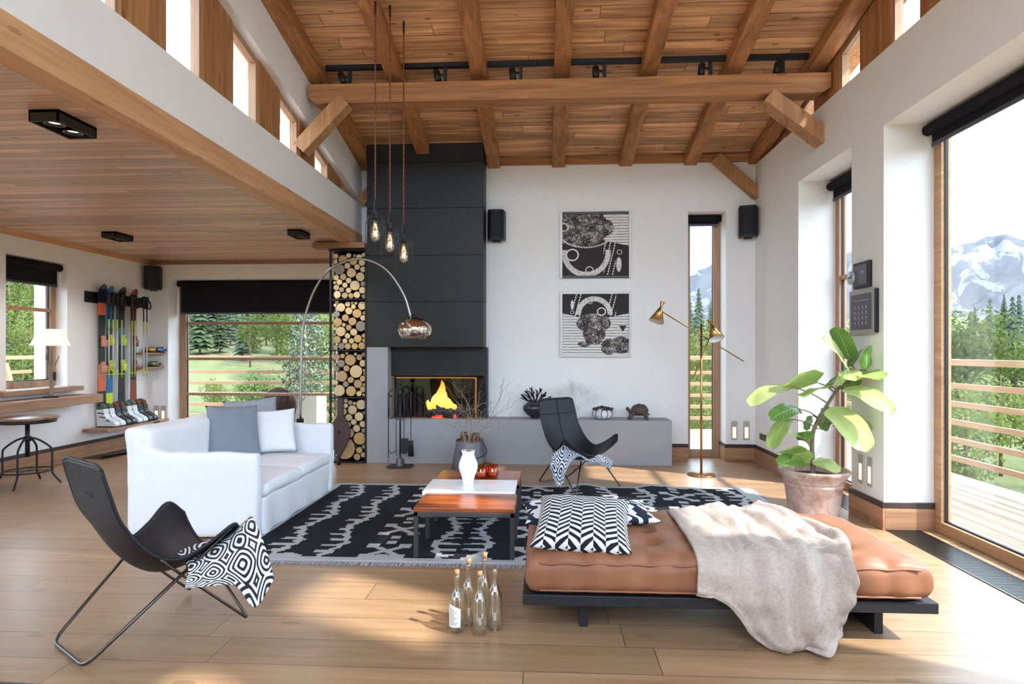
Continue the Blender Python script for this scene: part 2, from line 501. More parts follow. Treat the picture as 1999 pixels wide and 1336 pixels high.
# clerestory timber and windows
def pane_window(name, fr, gl, mf, bev=.004):
    f = fr.build(name, mf, None, bev); f['kind'] = 'structure'
    gl.build('pane', M['glass'], f)
    return f
wn = [1]
def nextwin():
    wn[0] += 1; return 'window_%d' % wn[0]
tn = [3]
def nexttrim():
    tn[0] += 1; return 'trim_%d' % tn[0]
def clerestory(x_in, x_out, openings, zb, ft, yend):
    """timber posts between windows; windows with sloped heads"""
    lo, hi = min(x_in, x_out), max(x_in, x_out); sgn = 1 if x_out > x_in else -1
    prev = yend
    for (a, c) in openings:
        struct(nexttrim(), MB().prism(slope(c, prev, lambda y: zb, ft), 0, lo, hi), M['post'], None, .003)
        prev = a
        x1 = x_in + sgn * .012; x2 = x_in + sgn * .075; e = .035
        fr = MB()
        fr.prism(slope(a, a + e, lambda y: zb, ft), 0, x1, x2); fr.prism(slope(c - e, c, lambda y: zb, ft), 0, x1, x2)
        fr.box((x1, a + e, zb), (x2, c - e, zb + .035))
        fr.prism(slope(a + e, c - e, lambda y: ft(y) - .06, ft), 0, x1, x2)
        xm = x_in + sgn * .045
        gl = MB().prism(slope(a + e, c - e, lambda y: zb + .035, lambda y: ft(y) - .06), 0, xm - .004, xm + .004)
        pane_window(nextwin(), fr, gl, M['frame'], 0)
    struct(nexttrim(), MB().prism(slope(Y0, prev, lambda y: zb, ft), 0, lo, hi), M['post'], None, .003)
# window_1 .. : left side, starting at the far end
clerestory(-2.54, -2.64, [(7.54 - .89 * k, 7.54 - .89 * k + .46) for k in range(6)], 3.40, bandz, YB)
clerestory(2.82, 2.92, [(7.40, 7.76), (6.62, 7.0), (5.67, 6.07), (4.78, 5.18), (3.90, 4.30), (2.5, 2.95), (1.25, 1.97), (.2, .6)], 3.87, lambda y: zr(y) + .02, YB)
struct('trim_40', MB().prism(slope(Y0, YB, lambda y: zr(y) + .02, lambda y: zr(y) + .145), 0, 2.82, 3.02), M['post'])

# large windows
def big_window(name, axis, w0, w1, z0, z1, d0, d1, bars=(), mids=(), fw=.075, mf=None):
    """axis 'x': window lies along X (frame depth d0..d1 in Y); axis 'y' the other way"""
    def B(mb, a0, a1, za, zb, e0, e1):
        if axis == 'x': mb.box((a0, e0, za), (a1, e1, zb))
        else: mb.box((e0, a0, za), (e1, a1, zb))
    f = MB()
    B(f, w0, w0 + fw, z0, z1, d0, d1); B(f, w1 - fw, w1, z0, z1, d0, d1)
    B(f, w0 + fw, w1 - fw, z0, z0 + fw, d0, d1); B(f, w0 + fw, w1 - fw, z1 - fw, z1, d0, d1)
    o = f.build(name, mf or M['frame'], None, .005); o['kind'] = 'structure'
    dm = (d0 + d1) / 2
    for z in bars:
        m = MB(); B(m, w0 + fw, w1 - fw, z - .022, z + .022, dm - .03, dm + .03); m.build('glazing_bar', M['frame'], o, .003)
    for q in mids:
        m = MB(); B(m, q - .04, q + .04, z0 + fw, z1 - fw, dm - .035, dm + .035); m.build('mullion', M['frame'], o, .003)
    g = MB(); B(g, w0 + fw * .6, w1 - fw * .6, z0 + fw * .6, z1 - fw * .6, dm - .004, dm + .004)
    g.build('pane', M['glass'], o)
    gk = MB(); s = d0 if abs(d0) > abs(d1) else d1
    e0, e1 = dm - .012, dm + .012
    B(gk, w0 + fw, w0 + fw + .008, z0 + fw, z1 - fw, e0, e1); B(gk, w1 - fw - .008, w1 - fw, z0 + fw, z1 - fw, e0, e1)
    B(gk, w0 + fw, w1 - fw, z0 + fw, z0 + fw + .012, e0, e1)
    gk.build('gasket', M['black'], o)
    return o
big_window('window_1', 'y', 2.2, 5.12, 0, 3.275, 3.12, 3.2, fw=.09, mf=M['framey'])
big_window('window_30', 'y', 5.644, 6.796, 0, 3.265, 3.12, 3.2, bars=(.62, 1.42, 2.22), fw=.08)
big_window('window_31', 'x', 1.869, 2.359, 0, 3.27, 8.45, 8.53, fw=.09)
big_window('window_32', 'x', -5.905, -3.05, 0, 2.57, 9.64, 9.73, bars=(.74, 1.31, 1.885), fw=.1)
o = big_window('window_33', 'y', 6.75, 7.66, .985, 2.57, -6.43, -6.35, bars=(1.96,), fw=.085)
MB().box((-6.345, 7.60, 1.06), (-6.32, 7.625, 1.17)).build('handle', M['black'], o, .003)
big_window('window_34', 'y', -1.6, .9, 0, 3.27, 3.12, 3.2, fw=.09)  # added window out of view, admits extra daylight for bounce

struct('wall_near', MB().prism([(-2.47, 0), (3.2, 0), (3.2, 2.5), (-2.47, 2.5)], 1, Y0 - .2, Y0), M['plaster'])  # unseen rear wall, kept low so sky light fills the room above it
big_window('window_35', 'y', .6, 4.8, 0, 2.6, -6.5, -6.42, mids=(2.7,), fw=.09)  # added window out of view, brightens the left wing

# skirting
def skirting(name, a, c, side, mat):
    b = MB(); b.box((a[0], a[1], 0), (c[0], c[1], .175)); o = struct(name, b, mat, None, .003)
    cp = MB(); cp.box((a[0], a[1], .175), (c[0], c[1], .222)); cp.build('cap', M['cap'], o, .002)
t = .018
skirting('baseboard_back', (1.585, YB - t), (1.869, YB), 0, M['basex'])
skirting('baseboard_back_corner', (2.359 - t, YB - t), (XR, YB), 0, M['basex'])
skirting('baseboard_back_reveal', (2.359 - t, YB), (2.359, 8.45), 0, M['base'])
skirting('baseboard_right_far', (XR - t, 6.796 - t), (XR, YB), 0, M['base'])
skirting('baseboard_right_far_reveal', (XR, 6.796 - t), (3.12, 6.796), 0, M['basex'])
skirting('baseboard_right_pillar', (XR - t, 5.12 - t), (XR, 5.644 + t), 0, M['base'])
skirting('baseboard_right_reveal', (XR, 5.12 - t), (3.12, 5.12), 0, M['basex'])
skirting('baseboard_left', (XL, Y0), (XL + t, YW), 0, M['base'])
skirting('baseboard_wing', (XL, YW - t), (-5.905, YW), 0, M['basex'])

# ------------------------------------------------------------------ timbers
RX = [-2.385, -1.56, -.682, .172, 1.055, 1.895, 2.72]
NM = ['first ceiling rafter from the left, beside the white loft wall', 'second ceiling rafter from the left, ending on the black fireplace hood', 'third ceiling rafter from the left, ending just right of the black hood',
      'middle ceiling rafter, fourth from the left', 'fifth ceiling rafter from the left, above the framed prints', 'sixth ceiling rafter from the left, above the corner brace', 'last ceiling rafter on the right, along the right clerestory windows']
for k, x in enumerate(RX):
    ye = 7.775 if k == 1 else YB
    o = MB().prism(slope(Y0, ye, zr, lambda y: zr(y) + .144), 0, x - .083, x + .083).build('ceiling_rafter', M['beam'], None, .008)
    tag(o, 'brown timber ' + NM[k], 'rafter', 'sloping ceiling rafters')
o = MB().prism([(-2.44, 4.05), (-2.36, 3.985), (2.72, 3.985), (2.81, 4.04), (2.81, 4.187), (-2.44, 4.187)], 1, 6.2, 6.40).build('tie_beam', M['beamx'], None, .008)
tag(o, 'long brown timber cross beam running under the rafters across the room', 'beam')
def brace(name, p, q, y0, y1, lab, wd=.15):
    p = Vector((p[0], 0, p[1])); q = Vector((q[0], 0, q[1])); d = (q - p).normalized(); n = Vector((-d.z, 0, d.x)) * wd / 2
    pts = [(v.x, v.z) for v in (p + n, q + n, q - n, p - n)]
    o = MB().prism(pts, 1, y0, y1).build('timber_brace', M['brace'], None, .008)
    tag(o, lab, 'brace', 'diagonal timber braces')
brace('b', (-2.53, 3.53), (-2.06, 4.02), 6.17, 6.33, 'short diagonal timber brace under the left end of the cross beam')
brace('b', (2.76, 3.54), (2.2, 3.97), 6.17, 6.36, 'diagonal timber brace under the right end of the cross beam, on the right wall')
brace('b', (2.75, 3.45), (2.2, 3.95), 8.03, 8.165, 'diagonal timber brace in the far right corner above the speaker', .13)
brace('b', (-2.46, 3.42), (-2.31, 3.6), 8.05, 8.165, 'end of a timber brace in the gap left of the black hood', .13)
o = MB().box((-2.63, Y0, 2.83), (XF + .005, YB, 3.005)).build('loft_edge_beam', M['wingbeam'], None, .006)
tag(o, 'long pale pine beam along the edge of the low wooden ceiling', 'beam')
o = MB().box((-2.98, 7.72, 2.76), (-2.3, 7.9, 2.83)).build('rack_header', M['basex'], None, .004)
tag(o, 'small brown timber header above the firewood rack', 'beam')

# ------------------------------------------------------------------ roller blinds
def blind(lab, axis, w0, w1, zt, zb, d, sg):
    """sg: direction towards the room along the depth axis"""
    e = thing('roller_blind', lab, 'blind', group='black roller blinds')
    def Bx(a0, a1, e0, e1, za, zb_):
        return ((a0, e0, za), (a1, e1, zb_)) if axis == 'x' else ((e0, a0, za), (e1, a1, zb_))
    r = MB(); c = d + sg * .05
    p = [(w0, c, zt - .05), (w1, c, zt - .05)] if axis == 'x' else [(c, w0, zt - .05), (c, w1, zt - .05)]
    r.tube(p, .045, 16); r.build('roller', M['blind'], e)
    f = MB(); f.box(*Bx(w0 + .03, w1 - .03, d + sg * .03, d + sg * .034, zb, zt - .05)); f.build('fabric', M['blind'], e)
    h = MB(); h.box(*Bx(w0 + .03, w1 - .03, d + sg * .022, d + sg * .042, zb - .03, zb)); h.build('bottom_bar', M['blindbar'], e, .003)
    return e
blind('black roller blind at the top of the large window on the right', 'y', 2.25, 5.10, 3.26, 3.10, 3.11, -1)
blind('black roller blind at the top of the second window on the right wall', 'y', 5.67, 6.78, 3.255, 3.07, 3.11, -1)
blind('short black roller blind on the narrow tall window in the back wall', 'x', 1.88, 2.35, 3.265, 3.15, 8.44, -1)
blind('wide black roller blind half drawn over the glass wall left of the firewood', 'x', -5.89, -3.06, 2.565, 2.06, 9.63, -1)
blind('black roller blind over the small window on the left wall', 'y', 6.76, 7.65, 2.56, 2.29, -6.34, 1)

# ------------------------------------------------------------------ fireplace
fp = thing('fireplace', 'open fireplace with black panelled hood, concrete column and long concrete bench', 'fireplace', (-.4, 7.9, 0))
def fpart(mb, name, m, bevel=0):
    o = mb.build(name, m, None, bevel); o.parent = fp; o.matrix_parent_inverse = Matrix.Translation((.4, -7.9, 0)); return o
hx0, hx1, hy = -2.289, -.787, 7.78
zs = [1.489, 2.072, 2.666, 3.269, 3.855]
for k in range(5):
    if k < 4: b = MB().box((hx0, hy, zs[k]), (hx1, YB - .002, zs[k + 1] - .008))
    else: b = MB().prism([(hy, zs[4]), (YB - .002, zs[4]), (YB - .002, zr(YB) + .14), (hy, zr(hy) + .14)], 0, hx0, hx1)
    fpart(b, 'hood_panel', M['hood'], .003)
fpart(MB().box((hx0 + .012, hy + .012, 1.52), (hx1 - .012, YB - .003, 3.87)), 'hood_core', M['black'])
fpart(MB().box((hx0, hy, 0), (-2.016, YB - .002, 1.488)), 'column', M['concrete'], .004)
fpart(MB().box((-2.013, hy, 0), (1.582, YB - .002, .566)), 'bench', M['concrete'], .004)
b = MB(); b.box((-2.015, 8.12, .567), (-.757, YB - .003, 1.488)); b.box((-.775, 7.95, .567), (-.757, 8.12, 1.488)); b.box((-2.015, 7.95, 1.115), (-.775, 8.12, 1.488))
fpart(b, 'firebox', plain('firebox_black', (17, 17, 19), .6))
sc = fpart(MB().box((-1.93, 7.905, .58), (-.90, 7.911, 1.09)), 'fire_screen', glassy('fire_glass', (.62, .58, .56), .05))
b = MB(); b.box((-.905, 7.9, .57), (-.885, 7.916, 1.1)); b.box((-1.94, 7.9, 1.085), (-.905, 7.916, 1.1)); b.build('brass_trim', plain('brass_trim', (186, 128, 66), .3, 1), None).parent = sc
sc.children[0].matrix_parent_inverse = Matrix.Identity(4)
# logs and flames behind the glass
bark = wood('bark', (118, 88, 66), (56, 40, 32), 1, 0, None, .85, 1, .004, 0, 1, .8)
char = plain('charred_wood', (46, 36, 34), .9, 0, .2, .3, 20, .8)
def nlog(p, q, r, mats, seed):
    p = Vector(p); q = Vector(q); path = [p.lerp(q, i / 5) for i in range(6)]
    return MB().tube(path, [r * (1 + .08 * nz(seed, i * .9)) for i in range(6)], 10)
for k, (p, q, r) in enumerate([((-1.56, 7.97, .62), (-1.16, 8.03, .66), .045), ((-1.5, 8.05, .63), (-1.2, 7.96, .6), .04), ((-1.43, 7.98, .70), (-1.18, 8.06, .74), .04)]):
    o = nlog(p, q, r, None, k).build('burning_log', char)
    tag(o, ['charred log lying lowest on the left in the fireplace', 'charred log lying in front on the right in the fireplace', 'charred log on top of the burning pile in the fireplace'][k], 'log', 'burning logs')
o = MB()
for i in range(14):
    a = R.random() * 6.3; o.ball((-1.36 + .17 * math.cos(a) * R.random(), 8.0 + .05 * math.sin(a), .585), .018 + .012 * R.random(), 6)
tag(o.build('embers', emit('ember', (255, 84, 60), 1.6)), 'glowing red embers under the burning logs', 'embers', kind='stuff')
fl = MB()
for (x, y, z, h, r) in [(-1.37, 8.0, .70, .36, .085), (-1.44, 8.0, .68, .22, .065), (-1.28, 8.0, .68, .17, .06), (-1.52, 8.0, .67, .13, .05), (-1.20, 8.0, .67, .10, .045), (-1.33, 7.98, .70, .26, .05), (-1.40, 8.03, .7, .3, .05)]:
    pr = []; path = []
    for i in range(11):
        t = i / 10; path.append((x + .03 * math.sin(t * 5 + x * 20) * t, y + .01 * math.sin(t * 4), z + h * t)); pr.append(max(.001, r * (1 - t) ** .8 * (.55 + .9 * min(1, t * 3)) * .9))
    fl.tube(path, pr, 9)
t = NT('flame'); v = t.coord('Object'); sp = t.n('ShaderNodeSeparateXYZ'); t.l(v, sp.inputs[0])
c_ = t.ramp(t.math('MULTIPLY', t.math('SUBTRACT', sp.outputs[2], .66), 2.4), [(0, lin((255, 190, 40))), (.35, lin((255, 226, 120))), (1, lin((255, 150, 20)))])
t.p.inputs['Base Color'].default_value = (0, 0, 0, 1); t.l(c_, t.p.inputs['Emission Color']); t.p.inputs['Emission Strength'].default_value = 3.4
tag(fl.build('flames', t.mat), 'yellow flames rising from the logs in the fireplace', 'fire', kind='stuff')

# fire tools
ft = thing('fire_tool_stand', 'black wrought iron fire tool stand with ball finial in front of the fireplace', 'fire tool stand', (-1.80, 7.55, 0))
iron = plain('wrought_iron', (58, 58, 62), .45, .7, .5, .1, 40, .3)
b = MB(); b.box((-.15, -.1, 0), (.15, .1, .018)); b.box((-.11, -.13, 0), (.11, .13, .016)); b.build('foot_plate', iron, ft, .004)
MB().lathe([(.07, .016), (.055, .03), (.05, .09), (.03, .11), (.012, .13)], n=4).build('plinth', plain('plinth_grey', (120, 120, 122), .4, .8), ft)
b = MB(); b.tube([(0, 0, .1), (0, 0, 1.0)], .011, 8); b.ball((0, 0, 1.04), .032); b.ball((0, 0, .98), .02); b.ball((0, 0, .92), .025, sc=(1, 1, 1.6)); b.build('pole', iron, ft)
for sx in (-1, 1):
    b = MB(); b.tube(spline([(0, 0, .86), (.05 * sx, 0, .93), (.10 * sx, 0, .955), (.142 * sx, 0, .92), (.125 * sx, 0, .875), (.105 * sx, 0, .89)], 6), .007, 6); b.build('hook_arm', iron, ft)
    b = MB(); b.tube(spline([(0, .01, .9), (.04 * sx, .01, .97), (.06 * sx, .01, .93), (.03 * sx, .01, .85), (.06 * sx, .01, .72), (.02 * sx, .01, .6), (.05 * sx, .01, .58)], 5), .005, 6); b.build('scroll', iron, ft)
for (lab, nm, x, parts) in [('thin black fire poker hanging left on the tool stand', 'fire_poker', -.14, 'p'), ('black fire shovel hanging in the middle of the tool stand', 'fire_shovel', .055, 's'), ('black fire brush hanging right on the tool stand', 'fire_brush', .14, 'b'), ('thin black fire tongs hanging behind the pole of the tool stand', 'fire_tongs', -.045, 't')]:
    e = thing(nm, lab, 'fire tool', (-1.80 + x, 7.525, 0), group='fire tools on the stand')
    b = MB(); b.tube([(0, 0, .62), (0, 0, .9)], [.012, .009], 8); b.ball((0, 0, .91), .014, 8); b.build('handle', iron, e)
    b = MB(); b.tube([(0, 0, .25), (0, 0, .63)], .005, 6)
    if parts == 'p': b.tube(spline([(0, 0, .27), (0, 0, .12)], 4), .005, 6); b.tube(spline([(0, 0, .21), (.04, 0, .17), (.085, 0, .2)], 5), .005, 6)
    if parts == 't': b.tube([(0, 0, .25), (.01, 0, .13)], .005, 6)
    b.build('rod', iron, e)
    if parts == 's':
        pts = [(-.05, .36), (.055, .36), (.05, .2), (.03, .165), (-.02, .165), (-.045, .2)]
        MB().prism(pts, 1, -.008, .004).build('blade', iron, e, .004)
    if parts == 'b':
        MB().box((-.03, -.018, .27), (.03, .018, .33)).build('brush_head', iron, e, .004)
        q = MB()
        for i in range(60):
            x0 = R.uniform(-.026, .026); y0 = R.uniform(-.015, .015); q.tube([(x0, y0, .27), (x0 * 1.35, y0 * 1.4, .13 + .02 * R.random())], .0028, 4)
        o = q.build('bristles', plain('bristle', (34, 34, 36), .9), e)

# metal bucket with firewood, behind the coffee table
bu = thing('firewood_bucket', 'grey metal bucket with bail handle holding firewood, in front of the bench', 'bucket', (-.915, 7.42, 0))
zinc = plain('aged_zinc', (116, 120, 130), .45, .5, .5, .1, 8)
b = MB(); b.lathe([(.21, 0), (.222, .02), (.20, .16), (.165, .34), (.163, .36), (.16, .36), (.155, .34), (.19, .03), (0, .025)], n=32); b.build('body', zinc, bu)
b = MB(); b.tube([(.163 * math.cos(a / 24 * 2 * PI), .163 * math.sin(a / 24 * 2 * PI), .36) for a in range(24)], .009, 8, closed=True); b.build('rim', plain('rust_rim', (104, 84, 76), .6, .4), bu)
b = MB(); b.tube(spline([(.163, 0, .34), (.21, -.06, .22), (.10, -.2, .17), (-.05, -.23, .19), (-.163, -.02, .33)], 6), .006, 6); b.build('bail_handle', iron, bu)
for k, (p, q, r) in enumerate([((-.98, 7.40, .1), (-.985, 7.40, .46), .042), ((-.87, 7.43, .1), (-.85, 7.43, .44), .06), ((-.93, 7.50, .1), (-.93, 7.5, .40), .045)]):
    o = nlog(p, q, r, None, k + 5).build('firewood_log', bark)
    tag(o, ['thin upright firewood stick at the left in the grey metal bucket', 'thick firewood log standing at the right in the grey metal bucket', 'short firewood log at the back of the grey metal bucket'][k], 'log', 'firewood in the bucket')

# ------------------------------------------------------------------ firewood rack
rk = thing('firewood_rack', 'tall narrow black steel rack filled with round firewood beside the hood', 'rack', (-2.53, 7.94, 0))
rx0, rx1, ry0, ry1 = -2.777, -2.296, 7.78, 8.12
def rpart(b, n, m=M['black']):
    o = b.build(n, m, None, .002); o.parent = rk; o.matrix_parent_inverse = Matrix.Translation((2.53, -7.94, 0)); return o
for x in (rx0 + .012, rx1 - .008):
    for y in (ry0 + .012, ry1 - .012): rpart(MB().box((x - .012, y - .012, 0), (x + .012, y + .012, 2.75)), 'upright')
for x in (rx0 + .034,): rpart(MB().box((x - .006, ry0 + .1, 0), (x + .006, ry0 + .12, 2.74)), 'side_rod'); 
for z in (.012, .837, 1.444, 2.103, 2.735):
    b = MB(); b.tube([(rx0 - .01, ry0 - .004, z), (rx1, ry0 - .004, z)], .009, 6); b.tube([(rx0, ry1, z), (rx1, ry1, z)], .009, 6)
    b.box((rx0, ry0, z - .006), (rx1, ry1, z + .004)); rpart(b, 'shelf')
rpart(MB().box((rx0, ry1 - .004, 0), (rx1, ry1, 2.74)), 'back_sheet')
LOGS = [[(-2.587,0.178,0.147),(-2.421,0.076,0.045),(-2.392,0.309,0.086),(-2.342,0.099,0.036),(-2.392,0.161,0.042),(-2.686,0.348,0.048),(-2.525,0.379,0.062),(-2.628,0.431,0.052),(-2.43,0.441,0.049),(-2.546,0.485,0.045),(-2.351,0.496,0.045),(-2.337,0.415,0.031),(-2.663,0.552,0.071),(-2.468,0.523,0.039),(-2.395,0.595,0.061),(-2.538,0.58,0.048),(-2.6,0.658,0.05),(-2.487,0.681,0.063),(-2.373,0.748,0.067),(-2.668,0.754,0.066),(-2.699,0.654,0.035),(-2.567,0.734,0.031),(-2.516,0.772,0.031),(-2.335,0.206,0.029),(-2.58,0.795,0.029),(-2.713,0.052,0.021),(-2.616,0.346,0.021),(-2.713,0.413,0.021),(-2.699,0.455,0.021),(-2.327,0.645,0.021),(-2.462,0.763,0.021)],[(-2.656,0.929,0.078),(-2.507,0.921,0.07),(-2.403,0.889,0.038),(-2.346,0.945,0.04),(-2.418,1.015,0.058),(-2.571,1.011,0.039),(-2.701,1.033,0.033),(-2.507,1.065,0.042),(-2.626,1.113,0.075),(-2.346,1.084,0.04),(-2.437,1.175,0.087),(-2.695,1.205,0.039),(-2.563,1.214,0.042),(-2.636,1.278,0.053),(-2.512,1.323,0.076),(-2.353,1.282,0.047),(-2.69,1.361,0.044),(-2.398,1.359,0.041),(-2.611,1.374,0.033),(-2.335,1.394,0.029),(-2.344,0.872,0.021),(-2.327,1.005,0.021),(-2.327,1.144,0.021),(-2.328,1.188,0.021),(-2.713,1.264,0.021),(-2.447,1.399,0.021),(-2.565,1.407,0.021)],[(-2.705,1.487,0.029),(-2.63,1.503,0.045),(-2.541,1.5,0.042),(-2.454,1.501,0.043),(-2.36,1.507,0.049),(-2.683,1.585,0.051),(-2.499,1.57,0.037),(-2.582,1.569,0.035),(-2.411,1.598,0.054),(-2.543,1.634,0.038),(-2.632,1.691,0.066),(-2.47,1.684,0.049),(-2.332,1.577,0.026),(-2.335,1.638,0.029),(-2.376,1.76,0.07),(-2.538,1.742,0.039),(-2.675,1.811,0.059),(-2.487,1.822,0.055),(-2.582,1.869,0.048),(-2.344,1.865,0.038),(-2.426,1.925,0.062),(-2.69,1.915,0.044),(-2.535,1.958,0.05),(-2.636,2.004,0.059),(-2.362,2.025,0.056),(-2.468,2.011,0.033),(-2.549,2.046,0.036),(-2.594,1.777,0.026),(-2.331,1.929,0.025),(-2.713,1.652,0.021),(-2.713,1.729,0.021),(-2.713,2.032,0.021),(-2.435,2.055,0.021),(-2.491,2.061,0.021),(-2.687,2.068,0.021)],[(-2.684,2.168,0.05),(-2.589,2.16,0.042),(-2.508,2.155,0.037),(-2.423,2.164,0.046),(-2.351,2.223,0.045),(-2.54,2.226,0.038),(-2.623,2.231,0.034),(-2.448,2.283,0.068),(-2.694,2.261,0.04),(-2.581,2.29,0.036),(-2.342,2.305,0.036),(-2.649,2.328,0.039),(-2.533,2.349,0.038),(-2.381,2.395,0.061),(-2.601,2.396,0.043),(-2.497,2.447,0.065),(-2.661,2.497,0.073),(-2.346,2.491,0.04),(-2.697,2.388,0.037),(-2.421,2.521,0.039),(-2.553,2.54,0.041),(-2.356,2.577,0.045),(-2.476,2.598,0.053),(-2.613,2.624,0.06),(-2.399,2.651,0.039),(-2.7,2.664,0.034),(-2.341,2.148,0.03),(-2.529,2.669,0.034),(-2.705,2.592,0.029),(-2.335,2.679,0.029),(-2.713,2.321,0.021),(-2.457,2.671,0.021)]]
ring = []
for k, (e, d) in enumerate([((222, 200, 158), (176, 138, 92)), ((198, 168, 124), (140, 104, 70)), ((158, 146, 132), (110, 100, 92)), ((212, 180, 120), (160, 112, 66))]):
    t = NT('log_end_%d' % k); tc = t.n('ShaderNodeTexCoord'); sp = t.n('ShaderNodeSeparateXYZ'); t.l(tc.outputs['Object'], sp.inputs[0])
    rr = t.math('SQRT', t.math('ADD', t.math('MULTIPLY', sp.outputs[0], sp.outputs[0]), t.math('MULTIPLY', sp.outputs[2], sp.outputs[2])))
    n = t.noise(t.coord(), 18, 3)
    sn = t.math('SINE', t.math('ADD', t.math('MULTIPLY', rr, 520.0), t.math('MULTIPLY', n, 9.0)))
    col = t.mix(t.math('ADD', t.math('MULTIPLY', sn, .18), t.math('MULTIPLY', n, .6)), lin(e), lin(d))
    ring.append(t.fin(col, .85, 0, .2))
barks = [plain('log_bark_%d' % k, c, .9, 0, .2, .25, 25, .8) for k, c in enumerate([(98, 76, 58), (120, 104, 86), (74, 60, 52)])]
where = ['bottom', 'second', 'third', 'top']
for k, comp in enumerate(LOGS):
    for i, (x, z, r) in enumerate(comp):
        r2 = r * .985; n = 14; sd = k * 50 + i
        el = 1 + .10 * nz(sd * 1.7, 3.1)
        fx = R.uniform(0, .045); L0 = .27
        b = MB(); vs = []
        for yy in (-.0, .012, L0):
            for a in range(n):
                th = 2 * PI * a / n; q = r2 * (1 + .05 * nz(math.cos(th) * 1.3 + sd, math.sin(th) * 1.3)) * (.94 if yy == 0 else 1)
                q = min(q, r2)
                vs.append((q * math.cos(th), yy, q * math.sin(th)))
        fs = [tuple(range(n - 1, -1, -1))]
        b.add(vs, fs, 0)
        sd2 = []
        for j in range(2):
            for a in range(n): c2 = (a + 1) % n; sd2.append((j * n + a, j * n + c2, (j + 1) * n + c2, (j + 1) * n + a))
        b.add(vs, sd2 + [tuple(2 * n + a for a in range(n))], 1, True)
        e = R.choice([0, 0, 0, 1, 1, 2, 3]); 
        if k == 0 and i == 0: e = 1
        o = b.build('firewood_log', [ring[e], R.choice(barks)])
        o.location = (x, ry0 + .008 + fx * .8, z)
        big = r > .055
        if k == 0 and i == 0: tag(o, 'very thick brown log at the bottom of the firewood rack', 'log', 'round logs in the firewood rack')
        else: tag(o, '%s round log in the %s compartment of the firewood rack' % ('thick' if big else 'thin', where[k]), 'log', 'round logs in the firewood rack')

# bellows leaning on the rack
be = thing('bellows', 'dark leather fireplace bellows leaning against the firewood rack', 'bellows', (-2.60, 7.62, 0), 0)
pts = [(0, .03), (.02, .12), (.07, .2), (.125, .34), (.135, .42), (.11, .51), (.06, .58), (.035, .63), (.035, .84)]
out = pts + [(-x, z) for x, z in reversed(pts[1:])]
Mt = Matrix.Rotation(-.10, 4, 'X')
b = MB().prism(out, 1, -.03, .03); b.v = [tuple(Mt @ Vector(v)) for v in b.v]
b.build('board', plain('bellows_leather', (72, 50, 48), .5, 0, .4, .2, 12), be, .012)
b = MB().lathe([(.022, 0), (.016, .1), (.03, .14)], n=12); b.v = [tuple(Mt @ Vector(v)) for v in b.v]; b.build('nozzle', iron, be)
b = MB().lathe([(.0, 0), (.018, 0), (.018, .004), (0, .004)], n=12); b.v = [tuple(Mt @ (Matrix.Rotation(PI / 2, 4, 'X') @ Vector(v) + Vector((0, -.031, .42)))) for v in b.v]; b.build('air_hole', M['black'], be)

# ------------------------------------------------------------------ speakers
spk = M['black']; mesh_m = plain('speaker_grille', (44, 44, 48), .7, .2, .3, .15, 400, .3)
def speaker(x, y, z, rz, lab, wd=.25, h=.39):
    e = thing('wall_speaker', lab, 'speaker', (x, y, z), rz, 'black wall speakers')
    p = [(-wd / 2, .10), (-wd / 2 + .02, -.06), (-wd / 4, -.085), (wd / 4, -.085), (wd / 2 - .02, -.06), (wd / 2, .10)]
    MB().prism([(a, b_) for a, b_ in p], 2, 0, h).build('cabinet', spk, e, .012)
    q = [(-wd / 2 + .035, -.062), (-wd / 4, -.093), (wd / 4, -.093), (wd / 2 - .035, -.062)]
    MB().prism(q, 2, .025, h - .025).build('grille', mesh_m, e, .006)
    MB().box((-.05, .04, -.015), (.05, .12, .01)).build('bracket', spk, e)
speaker(2.60, 8.05, 2.91, -.35, 'black wall speaker in the right corner of the back wall')
speaker(-.645, 8.06, 2.90, 0, 'black wall speaker just right of the fireplace hood')
speaker(-6.07, 9.20, 2.39, .45, 'black wall speaker in the corner above the skis', .25, .36)

